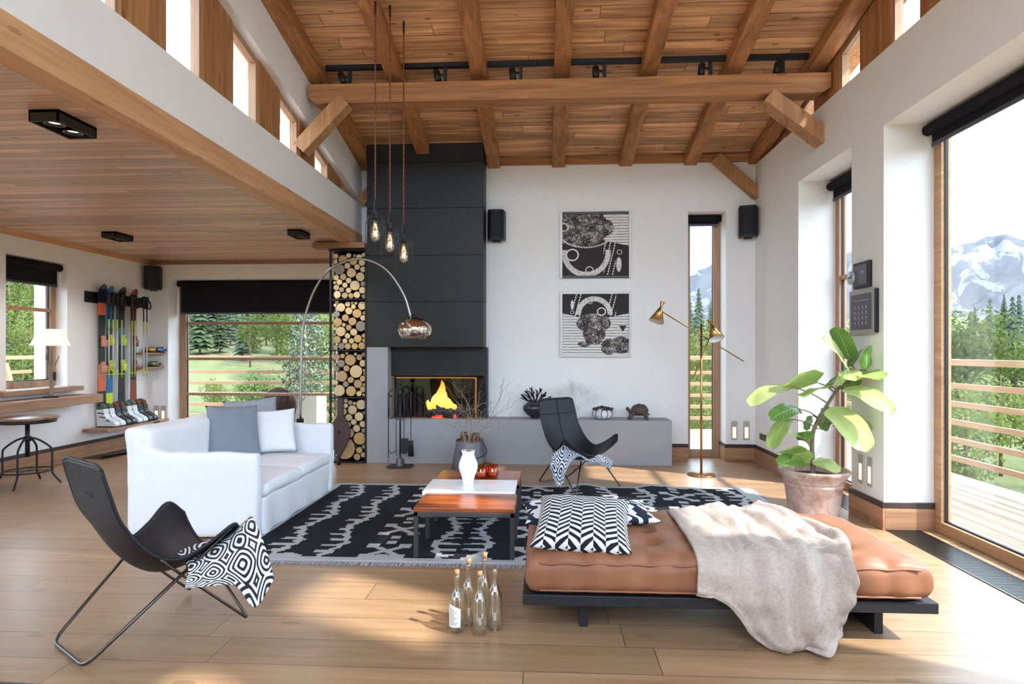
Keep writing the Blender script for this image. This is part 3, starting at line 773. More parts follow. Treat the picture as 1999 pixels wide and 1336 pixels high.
# ------------------------------------------------------------------ framed prints
ink = lin((44, 34, 34)); pap = lin((226, 222, 218))
def print_mat(name, flip):
    t = NT(name); tc = t.n('ShaderNodeTexCoord'); sp = t.n('ShaderNodeSeparateXYZ'); t.l(tc.outputs['UV'], sp.inputs[0])
    u, v = sp.outputs[0], sp.outputs[1]
    cb = t.n('ShaderNodeCombineXYZ'); t.l(u, cb.inputs[0]); t.l(v, cb.inputs[1]); uv = cb.outputs[0]
    n = t.noise(uv, 45, 5, .7, 2.0); n2 = t.noise(uv, 7, 3, .6)
    fur = t.math('GREATER_THAN', t.math('ADD', t.math('MULTIPLY', n, .8), t.math('MULTIPLY', n2, .3)), .60)
    def disc(cx, cy, rx, ry):
        a = t.math('DIVIDE', t.math('SUBTRACT', u, cx), rx); b = t.math('DIVIDE', t.math('SUBTRACT', v, cy), ry)
        return t.math('SQRT', t.math('ADD', t.math('MULTIPLY', a, a), t.math('MULTIPLY', b, b)))
    def ringm(cx, cy, rx, ry, w): return t.math('LESS_THAN', t.math('ABSOLUTE', t.math('SUBTRACT', disc(cx, cy, rx, ry), 1.0)), w)
    def inside(d): return t.math('LESS_THAN', d, 1.0)
    lines = t.math('GREATER_THAN', t.math('FRACT', t.math('ADD', t.math('MULTIPLY', v, 22.0), t.math('MULTIPLY', n2, .6))), .18)
    val = 0.0
    if not flip:
        paper = t.math('MULTIPLY', t.math('GREATER_THAN', u, .62), t.math('GREATER_THAN', v, t.math('ADD', .53, t.math('MULTIPLY', t.math('SUBTRACT', .8, u), .25))))
        val = t.math('MULTIPLY', paper, lines)
        hd = t.math('MAXIMUM', inside(disc(.28, .78, .42, .32)), inside(disc(.62, .78, .16, .14)))
        val = t.math('MULTIPLY', val, t.math('SUBTRACT', 1.0, hd))
        val = t.math('MAXIMUM', val, t.math('MULTIPLY', hd, fur))
        chain = t.math('MULTIPLY', ringm(.36, .80, .46, .34, .035), t.math('GREATER_THAN', t.math('FRACT', t.math('MULTIPLY', t.math('ADD', u, v), 26.0)), .35))
        val = t.math('MAXIMUM', val, t.math('MULTIPLY', chain, t.math('LESS_THAN', v, .72)))
        horse = t.math('MULTIPLY', ringm(.36, .38, .33, .36, .12), t.math('LESS_THAN', v, .42))
        val = t.math('MAXIMUM', val, t.math('MULTIPLY', horse, t.math('GREATER_THAN', n, .44)))
        for cx, cy, r in ((.15, .34, .09), (.41, .09, .055), (.86, .38, .035), (.03, .79, .06)): val = t.math('MAXIMUM', val, ringm(cx, cy, r, r, .12))
        val = t.math('MAXIMUM', val, t.math('MULTIPLY', inside(disc(.85, .18, .04, .12)), t.math('GREATER_THAN', n, .42)))
        strand = t.math('LESS_THAN', t.math('ABSOLUTE', t.math('SUBTRACT', t.math('FRACT', t.math('MULTIPLY', t.math('SUBTRACT', u, t.math('MULTIPLY', v, .22)), 14.0)), .5)), .12)
        sm = t.math('MULTIPLY', t.math('MULTIPLY', t.math('GREATER_THAN', u, .62), t.math('LESS_THAN', u, .80)), t.math('LESS_THAN', v, .6))
        val = t.math('MAXIMUM', val, t.math('MULTIPLY', t.math('MULTIPLY', strand, sm), t.math('GREATER_THAN', t.math('FRACT', t.math('MULTIPLY', v, 24.0)), .3)))
    else:
        paper = t.math('LESS_THAN', v, t.math('ADD', .56, t.math('MULTIPLY', t.math('ABSOLUTE', t.math('SUBTRACT', u, .5)), .25)))
        val = t.math('MULTIPLY', paper, lines)
        hd = t.math('MAXIMUM', t.math('MAXIMUM', inside(disc(.47, .52, .26, .16)), inside(disc(.48, .36, .17, .20))), t.math('MAXIMUM', inside(disc(.70, .13, .12, .13)), inside(disc(.88, .16, .16, .14))))
        hd = t.math('MAXIMUM', hd, inside(disc(.33, .18, .10, .05)))
        val = t.math('MULTIPLY', val, t.math('SUBTRACT', 1.0, hd)); val = t.math('MAXIMUM', val, t.math('MULTIPLY', hd, fur))
        horse = t.math('MULTIPLY', ringm(.48, .66, .24, .26, .16), t.math('GREATER_THAN', v, .66))
        val = t.math('MAXIMUM', val, t.math('MULTIPLY', horse, t.math('GREATER_THAN', n, .44)))
        for cx, cy, r in ((.59, .71, .06), (.42, .87, .03), (.15, .70, .025)): val = t.math('MAXIMUM', val, ringm(cx, cy, r, r, .14))
        val = t.math('MAXIMUM', val, t.math('MULTIPLY', inside(disc(.15, .82, .025, .08)), t.math('GREATER_THAN', n, .42)))
        strand = t.math('LESS_THAN', t.math('ABSOLUTE', t.math('SUBTRACT', t.math('FRACT', t.math('MULTIPLY', t.math('ADD', u, t.math('MULTIPLY', v, -.25)), 15.0)), .5)), .13)
        sm = t.math('MULTIPLY', t.math('ADD', t.math('LESS_THAN', t.math('ABSOLUTE', t.math('SUBTRACT', u, .23)), .06), t.math('LESS_THAN', t.math('ABSOLUTE', t.math('SUBTRACT', u, .75)), .06)), t.math('GREATER_THAN', v, .60))
        val = t.math('MAXIMUM', val, t.math('MULTIPLY', t.math('MULTIPLY', strand, sm), t.math('GREATER_THAN', t.math('FRACT', t.math('MULTIPLY', v, 24.0)), .3)))
        tri = t.math('MULTIPLY', t.math('MULTIPLY', t.math('LESS_THAN', t.math('MULTIPLY', t.math('ABSOLUTE', t.math('SUBTRACT', u, .91)), 1.7), t.math('SUBTRACT', v, .38)), t.math('LESS_THAN', v, .48)), 1.0)
        val = t.math('MULTIPLY', val, t.math('SUBTRACT', 1.0, tri))
    return t.fin(t.mix(val, ink, pap), .6, 0, .3)
sil = plain('picture_frame', (206, 200, 198), .35, .1, .5, .02); fdk = plain('picture_frame_dark', (40, 34, 34), .4)
for k, (z0, z1, lab) in enumerate([(2.401, 3.276, 'upper framed black and white bird print on the back wall'), (1.356, 2.224, 'lower framed black and white bird print on the back wall')]):
    e = thing('framed_print', lab, 'picture', (.661, YB, z0), group='framed prints')
    hw = .468; H = z1 - z0; f = .032
    for a_, c_, m_ in (((-hw, -.03, 0), (-hw + f, -.001, H), sil), ((hw - f, -.03, 0), (hw, -.001, H), sil)): MB().box(a_, c_).build('frame_side', m_, e, .003)
    for a_, c_ in (((-hw + f, -.03, 0), (hw - f, -.001, f)), ((-hw + f, -.03, H - f), (hw - f, -.001, H))): MB().box(a_, c_).build('frame_rail', fdk if k == 0 else sil, e, .003)
    MB().grid(lambda u, v: (-hw + f + (2 * hw - 2 * f) * u, -.018, f + (H - 2 * f) * v), 1, 1).build('print', print_mat('print_%d' % k, k == 1), e, fixn=False)

# ------------------------------------------------------------------ wall fittings on the right pillar and back wall
tp = thing('thermostat_panel', 'small black touch panel above the larger wall panel on the white pillar', 'control panel', (XR, 5.43, 1.985))
scr = plain('panel_screen', (92, 90, 98), .25, 0, .5, .03)
MB().box((-.03, -.14, 0), (-.001, .13, .222)).build('frame', M['black'], tp, .006)
MB().box((-.033, -.105, .025), (-.029, .105, .197)).build('screen', scr, tp)
MB().box((-.035, -.05, .125), (-.033, -.035, .14)).build('light', emit('blue_led', (96, 92, 255), 1.2), tp)
d = MB(); d.lathe([(0, 0), (.058, 0), (.058, .02), (.05, .024), (0, .024)], n=28, M=Matrix.Rotation(-PI / 2, 4, 'Y')); o = d.build('dial', plain('dial', (176, 186, 196), .3, .3), tp); o.location = (-.03, .135, .1)
MB().box((-.058, .10, .097), (-.0535, .165, .107)).build('dial_mark', M['black'], tp)
wp = thing('wall_touch_screen', 'large grey framed touch screen with icon grid on the white pillar', 'control panel', (XR, 5.42, 1.585))
MB().box((-.03, -.215, 0), (-.001, .205, .385)).build('frame', plain('panel_frame', (176, 168, 166), .4, .4), wp, .006)
MB().box((-.032, -.17, .04), (-.029, .17, .345)).build('screen', plain('panel_screen_dark', (78, 72, 82), .3, 0, .5, .03), wp)
MB().box((-.034, -.232, .01), (-.001, -.22, .375)).build('side_bar', M['black'], wp, .003)
b = MB()
for r_ in range(4):
    for c2 in range(4):
        y = -.09 + c2 * .063; z = .10 + r_ * .045
        b.box((-.0335, y - .006, z - .008), (-.0318, y + .006, z + .008))
        b.box((-.0332, y - .024, z - .018), (-.0318, y + .018, z - .016))
b.box((-.0335, -.12, .29), (-.0318, .12, .294)); b.build('icons', plain('icon_ink', (206, 206, 214), .5), wp)
lit = emit('step_light', (255, 226, 176), 1.1); stf = plain('step_frame', (190, 184, 178), .5, .2)
def steplight(loc, rz, lab):
    e = thing('step_light', lab, 'wall light', loc, rz, 'recessed step lights')
    MB().box((-.04, -.008, 0), (.04, -.0005, .25)).build('face_plate', stf, e, .002)
    MB().box((-.022, -.0095, .03), (.022, -.007, .17)).build('lens', lit, e)
for x, lab in ((2.462, 'recessed step light on the back wall, left of a pair near the corner'), (2.618, 'recessed step light on the back wall, nearest the right corner')): steplight((x, YB, .275), 0, lab)
for y, lab in ((5.475, 'recessed step light on the white pillar, left of the pair below the screens'), (5.325, 'recessed step light on the white pillar, nearest its right edge')): steplight((XR, y, .30), PI / 2 * -1, lab)
steplight((-6.09, YW, .33), 0, 'left recessed step light on the wall beside the glass wall'); steplight((-5.98, YW, .33), 0, 'right recessed step light on the wall beside the glass wall')
e = thing('wall_socket', 'black double wall socket low on the right wall near the corner', 'socket', (XR, 7.86, .32), -PI / 2)
MB().box((-.115, -.012, 0), (.115, -.0005, .075)).build('plate', M['black'], e, .003)
for k in (-1, 0, 1): MB().lathe([(0, 0), (.026, 0), (.026, .003), (.018, .003), (.018, 0.001), (0, .001)], (k * .07, -.012, .0375), 16, M=Matrix.Rotation(PI / 2, 4, 'X')).build('outlet', plain('outlet_grey', (92, 92, 96), .5), e)
# floor convector grilles
def grille(y0, y1, x0, x1, lab):
    e = thing('floor_grille', lab, 'floor grille', ((x0 + x1) / 2, (y0 + y1) / 2, 0), group='floor convector grilles')
    hx, hy = (x1 - x0) / 2, (y1 - y0) / 2
    b = MB(); b.box((-hx, -hy, 0), (-hx + .012, hy, .006)); b.box((hx - .012, -hy, 0), (hx, hy, .006)); b.box((-hx, -hy, 0), (hx, -hy + .012, .006)); b.box((-hx, hy - .012, 0), (hx, hy, .006)); b.build('frame', M['gun'], e)
    MB().box((-hx, -hy, .0005), (hx, hy, .0015)).build('well', M['black'], e)
    b = MB(); n = int((y1 - y0) / .022)
    for i in range(n):
        y = -hy + .012 + (i + .5) * (y1 - y0 - .024) / n; b.box((-hx + .012, y - .005, .001), (hx - .012, y + .005, .005))
    o = b.build('slats', M['gun'], e)
grille(2.25, 5.10, 2.735, 3.0, 'long dark metal floor grille along the large window')
grille(5.68, 6.76, 2.735, 3.0, 'dark metal floor grille by the second window behind the plant pot')

# ------------------------------------------------------------------ sofa
linen = plain('white_linen', (224, 226, 231), .9, 0, .15, .03, 14, .25, 220)
sf = thing('sofa', 'white slipcovered sofa with low arms and two seat cushions', 'sofa', (-2.70, 5.41, 0))
def wr(p, k=1.0, f=5.0):
    n = noise.noise_vector(Vector((p.x * f, p.y * f, p.z * f * .6)))
    return Vector((n.x, n.y, n.z)) * .016 * k
sx0, sx1, sy0, sy1 = -.52, .52, -.845, .84       # back .. front, near arm .. far arm
def arm_disp(y_out):
    def f(p):
        q = p + wr(p, 1.0, 4)
        t = max(0, (-.22 - p.x) / .32)
        if p.z > .3: q.z += .19 * min(1, t) ** 1.6 * ((p.z - .3) / .37)
        if p.z < .25: q += Vector((0, (1 if y_out > 0 else -1) * .012 * math.sin(p.x * 21) * (1 - p.z / .25), 0))
        return q
    return f
b = MB(); b.rbox((sx0 + .02, sy0, .012), (sx1 - .015, sy0 + .12, .66), .035, 16, 2, 12, arm_disp(-1)); b.build('armrest', linen, sf)
b = MB(); b.rbox((sx0 + .02, sy1 - .12, .012), (sx1 - .0, sy1, .70), .035, 16, 2, 12, arm_disp(1)); b.build('armrest', linen, sf)
def bk(p):
    q = p + wr(p, 1.2, 4); q.x -= .07 * max(0, p.z - .35); return q
b = MB(); b.rbox((sx0 - .02, sy0 + .01, .012), (sx0 + .20, sy1 - .01, .85), .06, 3, 20, 12, bk); b.build('backrest', linen, sf)
def skirt(p):
    q = p + wr(p, .7, 5)
    if p.x > sx1 - .06: q.x += .012 * math.sin(p.y * 16) * (1 - p.z / .33)
    return q
b = MB(); b.rbox((sx0 + .1, sy0 + .11, .012), (sx1 - .01, sy1 - .11, .30), .02, 8, 24, 6, skirt); b.build('skirt', linen, sf)
def seatc(y0, y1):
    def f(p):
        u = (p.x - .03) / .5; v = (p.y - (y0 + y1) / 2) / ((y1 - y0) / 2)
        q = p + wr(p, .8, 5)
        if p.z > .36: q.z += .035 * max(0, 1 - u * u) * max(0, 1 - v * v) + .01
        return q
    b = MB(); b.rbox((sx0 + .17, y0, .302), (sx1 + .015, y1, .40), .045, 12, 12, 4, f); return b.build('seat_cushion', linen, sf)
seatc(sy0 + .125, -.004); seatc(.004, sy1 - .125)

def cushion(name, lab, cat, loc, rot, sz, th, mat, group=None, us=1, wrk=.012, nseg=22, sag=0):
    e = None
    def side(sg):
        def f(u, v):
            a = 2 * u - 1; c = 2 * v - 1
            k = (1 - a * a) ** .42 * (1 - c * c) ** .42 if abs(a) < 1 and abs(c) < 1 else 0
            x = a * sz[0] / 2 * (1 - .07 * (1 - c * c)); z = c * sz[1] / 2 * (1 - .07 * (1 - a * a))
            y = sg * th / 2 * k + wrk * nz(a * 2.2 + loc[0] * 7, c * 2.2, sg) * k
            return (x, y, z + sag * a * a)
        return f
    b = MB(); b.grid(side(-1), nseg, nseg, us=us, vs_=us); b.grid(side(1), nseg, nseg, us=us, vs_=us)
    o = b.build(name, mat)
    bm = bmesh.new(); bm.from_mesh(o.data); bmesh.ops.remove_doubles(bm, verts=bm.verts, dist=.0008); bmesh.ops.recalc_face_normals(bm, faces=bm.faces); bm.to_mesh(o.data); bm.free()
    o.location = loc; o.rotation_euler = rot
    return tag(o, lab, cat, group)
greyc = plain('grey_linen', (128, 136, 148), .9, 0, .15, .05, 20, .25, 240)
greyl = plain('light_grey_linen', (150, 153, 160), .9, 0, .15, .05, 20, .25, 240)
cushion('cushion', 'blue grey square cushion leaning on the sofa back', 'cushion', (-2.905, 5.60, .69), (-.28, .06, .95), (.50, .50), .17, greyc, 'cushions on the sofa')
cushion('cushion', 'light grey cushion at the back of the white sofa, behind the two others', 'cushion', (-2.93, 6.02, .735), (-.22, -.05, .75), (.52, .46), .15, greyl, 'cushions on the sofa')
cushion('cushion', 'white square cushion on the sofa in front of the grey ones', 'cushion', (-2.70, 5.93, .65), (-.36, -.04, .42), (.46, .44), .15, linen, 'cushions on the sofa')

# ------------------------------------------------------------------ butterfly chairs
leather = plain('black_leather', (22, 24, 31), .5, 0, .35, .12, 6, .2, 90)
seam = plain('leather_seam', (18, 18, 22), .6)
def chair(lab, loc, rz):
    e = thing('butterfly_chair', lab, 'chair', loc, rz, 'butterfly chairs')
    # local: x forward, y left
    BT = [(-.30, .24, .90), (-.30, -.24, .90)]; WT = [(.232, .36, .53), (.232, -.36, .53)]
    RF = [(-.37, .205, .012), (-.37, -.205, .012)]; FF = [(.35, .32, .012), (.35, -.32, .012)]
    r = .0085
    MB().tube(rounded([WT[0], RF[0], RF[1], WT[1]], .06), r, 8).build('frame_rod', M['gun'], e)
    prof = [(-.315, .915), (-.285, .78), (-.245, .62), (-.155, .43), (-.03, .315), (.10, .30), (.22, .335), (.285, .365)]
    wid = [.24, .25, .255, .27, .285, .33, .37, .305]
    lift = [.0, .004, .015, .05, .10, .165, .215, .125]
    fwd = [0, .0, .01, .03, .03, .02, .02, .02]
    ctrl = []
    for (x, z), wd, l, f in zip(prof, wid, lift, fwd):
        ctrl.append([(x + f * abs(u) ** 2, -u * wd, z + l * abs(u) ** 1.8) for u in (-1, -.75, -.4, 0, .4, .75, 1)])
    ctrl[0] = [(p[0], p[1], p[2] - (.018 if abs(p[1]) > .2 else 0)) for p in ctrl[0]]
    S0 = surf(ctrl)
    for q_ in (0, 1):
        pts_ = [S0(q_, .015 + .47 * i / 12) for i in range(13)]; sg_ = 1 if q_ == 0 else -1
        MB().tube(pts_ + rounded([pts_[-1], pts_[-1] + Vector((.05, 0, -.06)), FF[q_], (.235, .14 * sg_, .318)], .03), .0075, 8).build('frame_rod', M['gun'], e)
    b = MB(); b.grid(lambda u, v: S0(u, v), 30, 40); o = b.build('leather_seat', leather, e, 0, .012)
    s = MB(); s.tube([S0(u / 20, .17) + Vector((.012, 0, .004)) for u in range(1, 20)], .003, 5); s.build('seam', seam, o)
    s = MB(); s.tube([S0(.5, v / 40) + Vector((.011, 0, .006)) for v in range(0, 17)], .003, 5); s.build('seam', seam, o)
    s = MB(); s.tube([S0(u / 20, .17) + Vector((-.014, 0, -.004)) for u in range(8, 13)], .003, 5); s.build('seam', seam, o)
    ed = [S0(0, v / 40) for v in range(41)]; s = MB(); s.tube(ed, .009, 6); s.tube([S0(1, v / 40) for v in range(41)], .009, 6); s.tube([S0(u / 30, 0) for u in range(31)], .009, 6); s.tube([S0(u / 30, 1) for u in range(31)], .008, 6); s.build('edge_piping', leather, o)
    return e
chair('black leather butterfly chair in the foreground left, seen from behind', (-2.05, 3.10, 0), math.radians(56))
chair('black leather butterfly chair in front of the concrete bench', (.32, 6.54, .004), math.radians(-50))
rings = stripes('ring_throw', (40, 42, 48), (224, 224, 226), 'rings', 3.4)
rings2 = stripes('ring_throw_small', (46, 50, 60), (216, 220, 228), 'rings', 3.4)
T1 = [[(-1.974, 3.2, .362), (-1.904, 3.22, .394), (-1.776, 3.22, .436), (-1.666, 3.2, .487), (-1.574, 3.17, .555)],
      [(-1.765, 2.95, .378), (-1.698, 2.995, .412), (-1.618, 3.035, .458), (-1.563, 3.08, .512), (-1.515, 3.12, .576)],
      [(-1.738, 2.89, .33), (-1.64, 2.91, .358), (-1.552, 2.935, .382), (-1.462, 2.985, .417), (-1.405, 3.04, .42)],
      [(-1.743, 2.885, .294), (-1.620, 2.90, .305), (-1.508, 2.92, .30), (-1.425, 2.95, .186), (-1.357, 3.01, .302)]]
f1 = surf(T1)
o = MB().grid(lambda u, v: f1(u, v) + Vector((.0, .0, 0)) + Vector((.3, -.5, .3)) * .022 * nz(u * 5, v * 4, 2.2), 40, 34, us=1.0, vs_=.9).build('throw', rings, None, 0, .006)
tag(o, 'black and white ring patterned throw over the arm of the foreground chair', 'throw', 'ring patterned throws')
T2 = [[(.069, 6.12, .412), (.056, 6.09, .361), (.043, 6.1, .303)], [(.13, 6.15, .458), (.119, 6.12, .285), (.109, 6.13, .105)], [(.202, 6.18, .505), (.186, 6.15, .311), (.171, 6.16, .109)],
      [(.25, 6.21, .506), (.233, 6.18, .388), (.218, 6.19, .262)], [(.339, 6.24, .415), (.332, 6.21, .399), (.327, 6.22, .377)], [(.454, 6.27, .338), (.447, 6.24, .33), (.442, 6.25, .315)],
      [(.539, 6.3, .386), (.547, 6.27, .339), (.558, 6.28, .285)], [(.63, 6.33, .355), (.635, 6.3, .303), (.644, 6.31, .244)], [(.691, 6.36, .314), (.68, 6.33, .274), (.673, 6.34, .228)]]
f2 = surf(T2)
o = MB().grid(lambda u, v: f2(u, v) + Vector((0, -1, 0)) * .015 * nz(u * 4, v * 9, 5), 16, 54, us=.6, vs_=1.6).build('throw', rings2, None, 0, .006)
tag(o, 'ring patterned throw draped over the chair by the concrete bench', 'throw', 'ring patterned throws')

# ------------------------------------------------------------------ rug
def rug_cell(x, y):
    """1 = light. x across (0..4.2), y depth (0..2.4)"""
    if y < .075 or y > 2.33: return 1
    x -= .14
    if x > 4.08 or x < -.05: return 1
    seq = [(.22, 'L'), (.58, 'L'), (.98, 'M'), (1.36, 'R'), (1.66, 'L'), (2.04, 'M'), (2.36, 'R'), (2.76, 'L'), (3.12, 'L'), (3.42, 'M'), (3.74, 'L'), (4.0, 'L')]
    if y < .15:
        s = (x * 1.5) % 1
        if .3 < s < .62 and y < .10 + .05 * (1 - abs(s - .46) / .16): return 1
    wob = .012 * math.sin(y * 53 + x * 9)
    for cx, k in seq:
        if k in 'LR':
            sg = -1 if k == 'L' else 1
            q = y / .78
            tri = abs((q % 1) - .5) * 2
            xc = cx + sg * .11 * (tri - .5) + wob
            if abs(x - xc) < .022 + .012 * (math.sin(y * 31 + cx * 5) > 0): return 1
            d = (x - xc) * sg
            s = (y * 7.4 + cx * 3.1) % 1
            if 0 < d < (.05 + .11 * (1 - tri) + .03 * math.sin(cx * 40 + int(y * 7.4) * 2.3)) and s < .34 + .25 * (.12 - d): return 1
        else:
            yy = ((y + .1 + cx) % .52) - .26; xx = x - cx
            if abs(abs(xx) * .9 - abs(yy)) < .034 and abs(yy) < .135 and abs(xx) < .15: return 1
            if abs(abs(xx) - .12) < .045 and abs(abs(yy) - .11) < .04: return 1
            if abs(xx) < .04 and abs(abs(yy) - .2) < .035: return 1
    return 0
rx, ry, rw, rh = -2.26, 4.12, 4.36, 2.40
rg = thing('rug', 'black and off white ikat patterned wool rug with fringe under the coffee table', 'rug', (rx + rw / 2, ry + rh / 2, 0))
NX, NY = 242, 134
b = MB()
def rz_(u, v):
    x = u * rw; y = v * rh; z = .010 + .0015 * nz(x * 5, y * 5)
    # ripples near the far edge, in front of the floor lamp
    if v > .62: z += .028 * (v - .62) / .38 * max(0, math.sin((x - 2.45) * 8.2)) * (1 if 2.45 < x < 3.6 else 0)
    return (x - rw / 2, y - rh / 2, z)
b.grid(rz_, NX, NY)
for k in range(NX * NY):
    i = k % NX; j = k // NX
    b.m[k] = rug_cell((i + .5) / NX * rw, (j + .5) / NY * rh)
rugm = [plain('rug_black', (36, 37, 42), .95, 0, .1, .25, 120, .5, 300), plain('rug_white', (172, 172, 174), .95, 0, .1, .12, 120, .5, 300)]
b.build('pile', rugm, rg, 0, .012, fixn=False)
b = MB()
for i in range(900):
    x = -rw / 2 + rw * (i + R.random()) / 900; l = .035 + .03 * R.random(); dx = R.uniform(-.012, .012)
    b.bar((x, -rh / 2 + .01, .012), (x + dx, -rh / 2 - l, .003), .0035, .003)
for i in range(420):
    y = -rh / 2 + rh * (i + R.random()) / 420; l = .03 + .04 * R.random(); dy = R.uniform(-.04, .04)
    b.bar((rw / 2 - .01, y, .012), (rw / 2 + l, y + dy, .003), .0035, .003)
fo = b.build('fringe', plain('rug_fringe', (168, 168, 172), .95, 0, .1), rg)

# ------------------------------------------------------------------ coffee table, vase, candles
zt = .367; zf = .02
tw = wood('rosewood', (176, 92, 44), (78, 34, 18), 0, 1, (.19, 3), .22, 1.2, .002, 0, 1.0, .1, .5)
tsteel = plain('table_steel', (74, 74, 76), .45, .6, .5, .12, 20)
ct = thing('coffee_table', 'low coffee table with rosewood ends, white middle slab and steel frame', 'coffee table', (-.57, 4.84, 0))
def tpart(b, n, m, bev=.003):
    o = b.build(n, m, ct, bev); return o
X0, X1 = -.335, .36
def TT(name, y0, y1, x0, x1):
    for x in (x0, x1 - .03):
        for y in (y0, y1 - .03): tpart(MB().box((x, y, zf), (x + .03, y + .03, zt - .03)), 'leg', tsteel)
    b = MB(); b.box((x0, y0, zt - .062), (x1, y0 + .03, zt - .03)); b.box((x0, y1 - .03, zt - .062), (x1, y1, zt - .03)); b.box((x0, y0 + .03, zt - .062), (x0 + .03, y1 - .03, zt - .03)); b.box((x1 - .03, y0 + .03, zt - .062), (x1, y1 - .03, zt - .03)); tpart(b, 'frame', tsteel)
    tpart(MB().box((x0, y0, zt - .03), (x1, y1, zt)), 'wood_top', tw, .004)
TT('a', -.655, -.215, X0, X1); TT('b', .225, .665, X0 - .02, X1 - .005)
tpart(MB().box((X0 - .03, -.213, zt - .022), (X1 - .02, .223, zt + .012)), 'white_top', plain('white_lacquer', (238, 238, 240), .25, 0, .5, .01), .004)
va = thing('vase', 'white ceramic vase holding dry twisted branches on the coffee table', 'vase', (-.612, 4.86, zt + .013))
MB().lathe([(.038, 0), (.041, .006), (.043, .03), (.052, .07), (.070, .115), (.076, .145), (.072, .175), (.056, .215), (.047, .24), (.048, .255), (.056, .272), (.052, .272), (.043, .255), (.042, .24), (.05, .215), (0, .19)], n=40).build('body', plain('white_ceramic', (240, 240, 240), .55, 0, .4, .01), va)
twig = plain('dry_twig', (150, 132, 118), .85, 0, .2, .25, 60)
b = MB()
def twigs(pts, r, depth, seed):
    P = [Vector(p) for p in pts]
    n = len(P) * 5; path = []
    sp = spline(P, 6)
    for i, p in enumerate(sp):
        t = i / len(sp)
        path.append(p + Vector((nz(i * .45, seed), nz(i * .45, seed + 9), nz(i * .45, seed + 17))) * .022 * min(1, t * 3))
    b.tube(path, [r * (1 - .75 * i / len(path)) for i in range(len(path))], 5)
    if depth:
        for k in range(3 if depth == 2 else 2):
            i = int(len(path) * (.4 + .18 * k)) ; q = path[min(i, len(path) - 2)]
            dv = (path[-1] - path[0]).normalized(); sd = Vector((R.uniform(-1, 1), R.uniform(-.4, .4), R.uniform(-.3, 1))).normalized()
            L = .09 + .09 * R.random()
            twigs([q, q + (dv + sd) * L * .4, q + (dv * .7 + sd * 1.2) * L * .75, q + (dv * .9 + sd * 1.3) * L], r * .5, depth - 1, seed + 3.3 * k + 1)
base = (0, 0, .2)
for k, tip in enumerate([[(.06, 0, .33), (.16, 0, .52), (.24, .02, .66), (.285, .02, .86)], [(.05, .02, .36), (.14, .02, .45), (.27, .03, .46), (.35, .04, .58)], [(.01, .02, .40), (.05, .03, .60), (.11, .05, .74)],
                          [(-.03, 0, .36), (-.08, .01, .50), (-.16, .01, .55)], [(-.02, .03, .35), (-.10, .04, .44), (-.24, .05, .50)], [(.03, -.02, .40), (.10, -.02, .55), (.16, -.03, .62)], [(.02, .04, .42), (.0, .06, .60), (-.05, .08, .72)]]):
    twigs([base, (tip[0][0] * .35, tip[0][1], .28)] + tip, .0042, 2, k * 7.7)
b.build('branches', twig, va)
amber = glassy('amber_glass', (.90, .52, .18), .14)
for k, (x, y, lab) in enumerate([(-.545, 5.175, 'front left'), (-.500, 5.275, 'rear'), (-.450, 5.215, 'right')]):
    e = thing('candle_holder', 'amber glass candle holder, %s one of three on the coffee table' % lab, 'candle holder', (x, y, zt + .001), group='amber candle holders')
    MB().lathe([(.036, 0), (.048, .006), (.052, .03), (.050, .108), (.046, .108), (.048, .03), (.042, .012), (0, .01)], n=28).build('glass', amber, e)
    MB().lathe([(.034, .014), (.035, .045), (0, .044)], n=20).build('candle', plain('wax', (226, 176, 96), .6), e)
    MB().lathe([(.001, .046), (.006, .056), (.004, .066), (.0005, .078)], n=10).build('flame', emit('candle_flame', (255, 178, 60), 6), e)

# ------------------------------------------------------------------ daybed
db = thing('daybed', 'tan tufted leather daybed on a low black frame', 'daybed', (.90, 3.575, 0))
fr = plain('daybed_frame', (38, 38, 42), .5, .2, .4, .06)
MB().box((-1.015, -.465, .158), (1.02, .465, .212)).build('frame', fr, db, .004)
for x in (-.70, .80): MB().box((x - .022, -.34, 0), (x + .022, .34, .158)).build('leg', fr, db, .003)
tan = NT('tan_leather'); v_ = tan.coord(); n_ = tan.noise(v_, 3.5, 5); 
tc_ = tan.mix(n_, lin((122, 79, 57)), lin((156, 105, 76)))
sp_ = tan.n('ShaderNodeSeparateXYZ'); tan.l(v_, sp_.inputs[0])
fx_ = tan.math('FRACT', tan.math('DIVIDE', tan.math('ADD', sp_.outputs[0], 5.0), .165)); sx_ = tan.math('LESS_THAN', tan.math('ABSOLUTE', tan.math('SUBTRACT', fx_, .5)), .018)
tan.bump(tan.math('SUBTRACT', tan.math('MULTIPLY', tan.noise(v_, 160, 3), .25), sx_), .4, .004)
tan = tan.fin(tc_, .5, 0, .35)
tufts = [(-.66 + .33 * i, -.22 + .22 * j) for i in range(5) for j in range(3)]
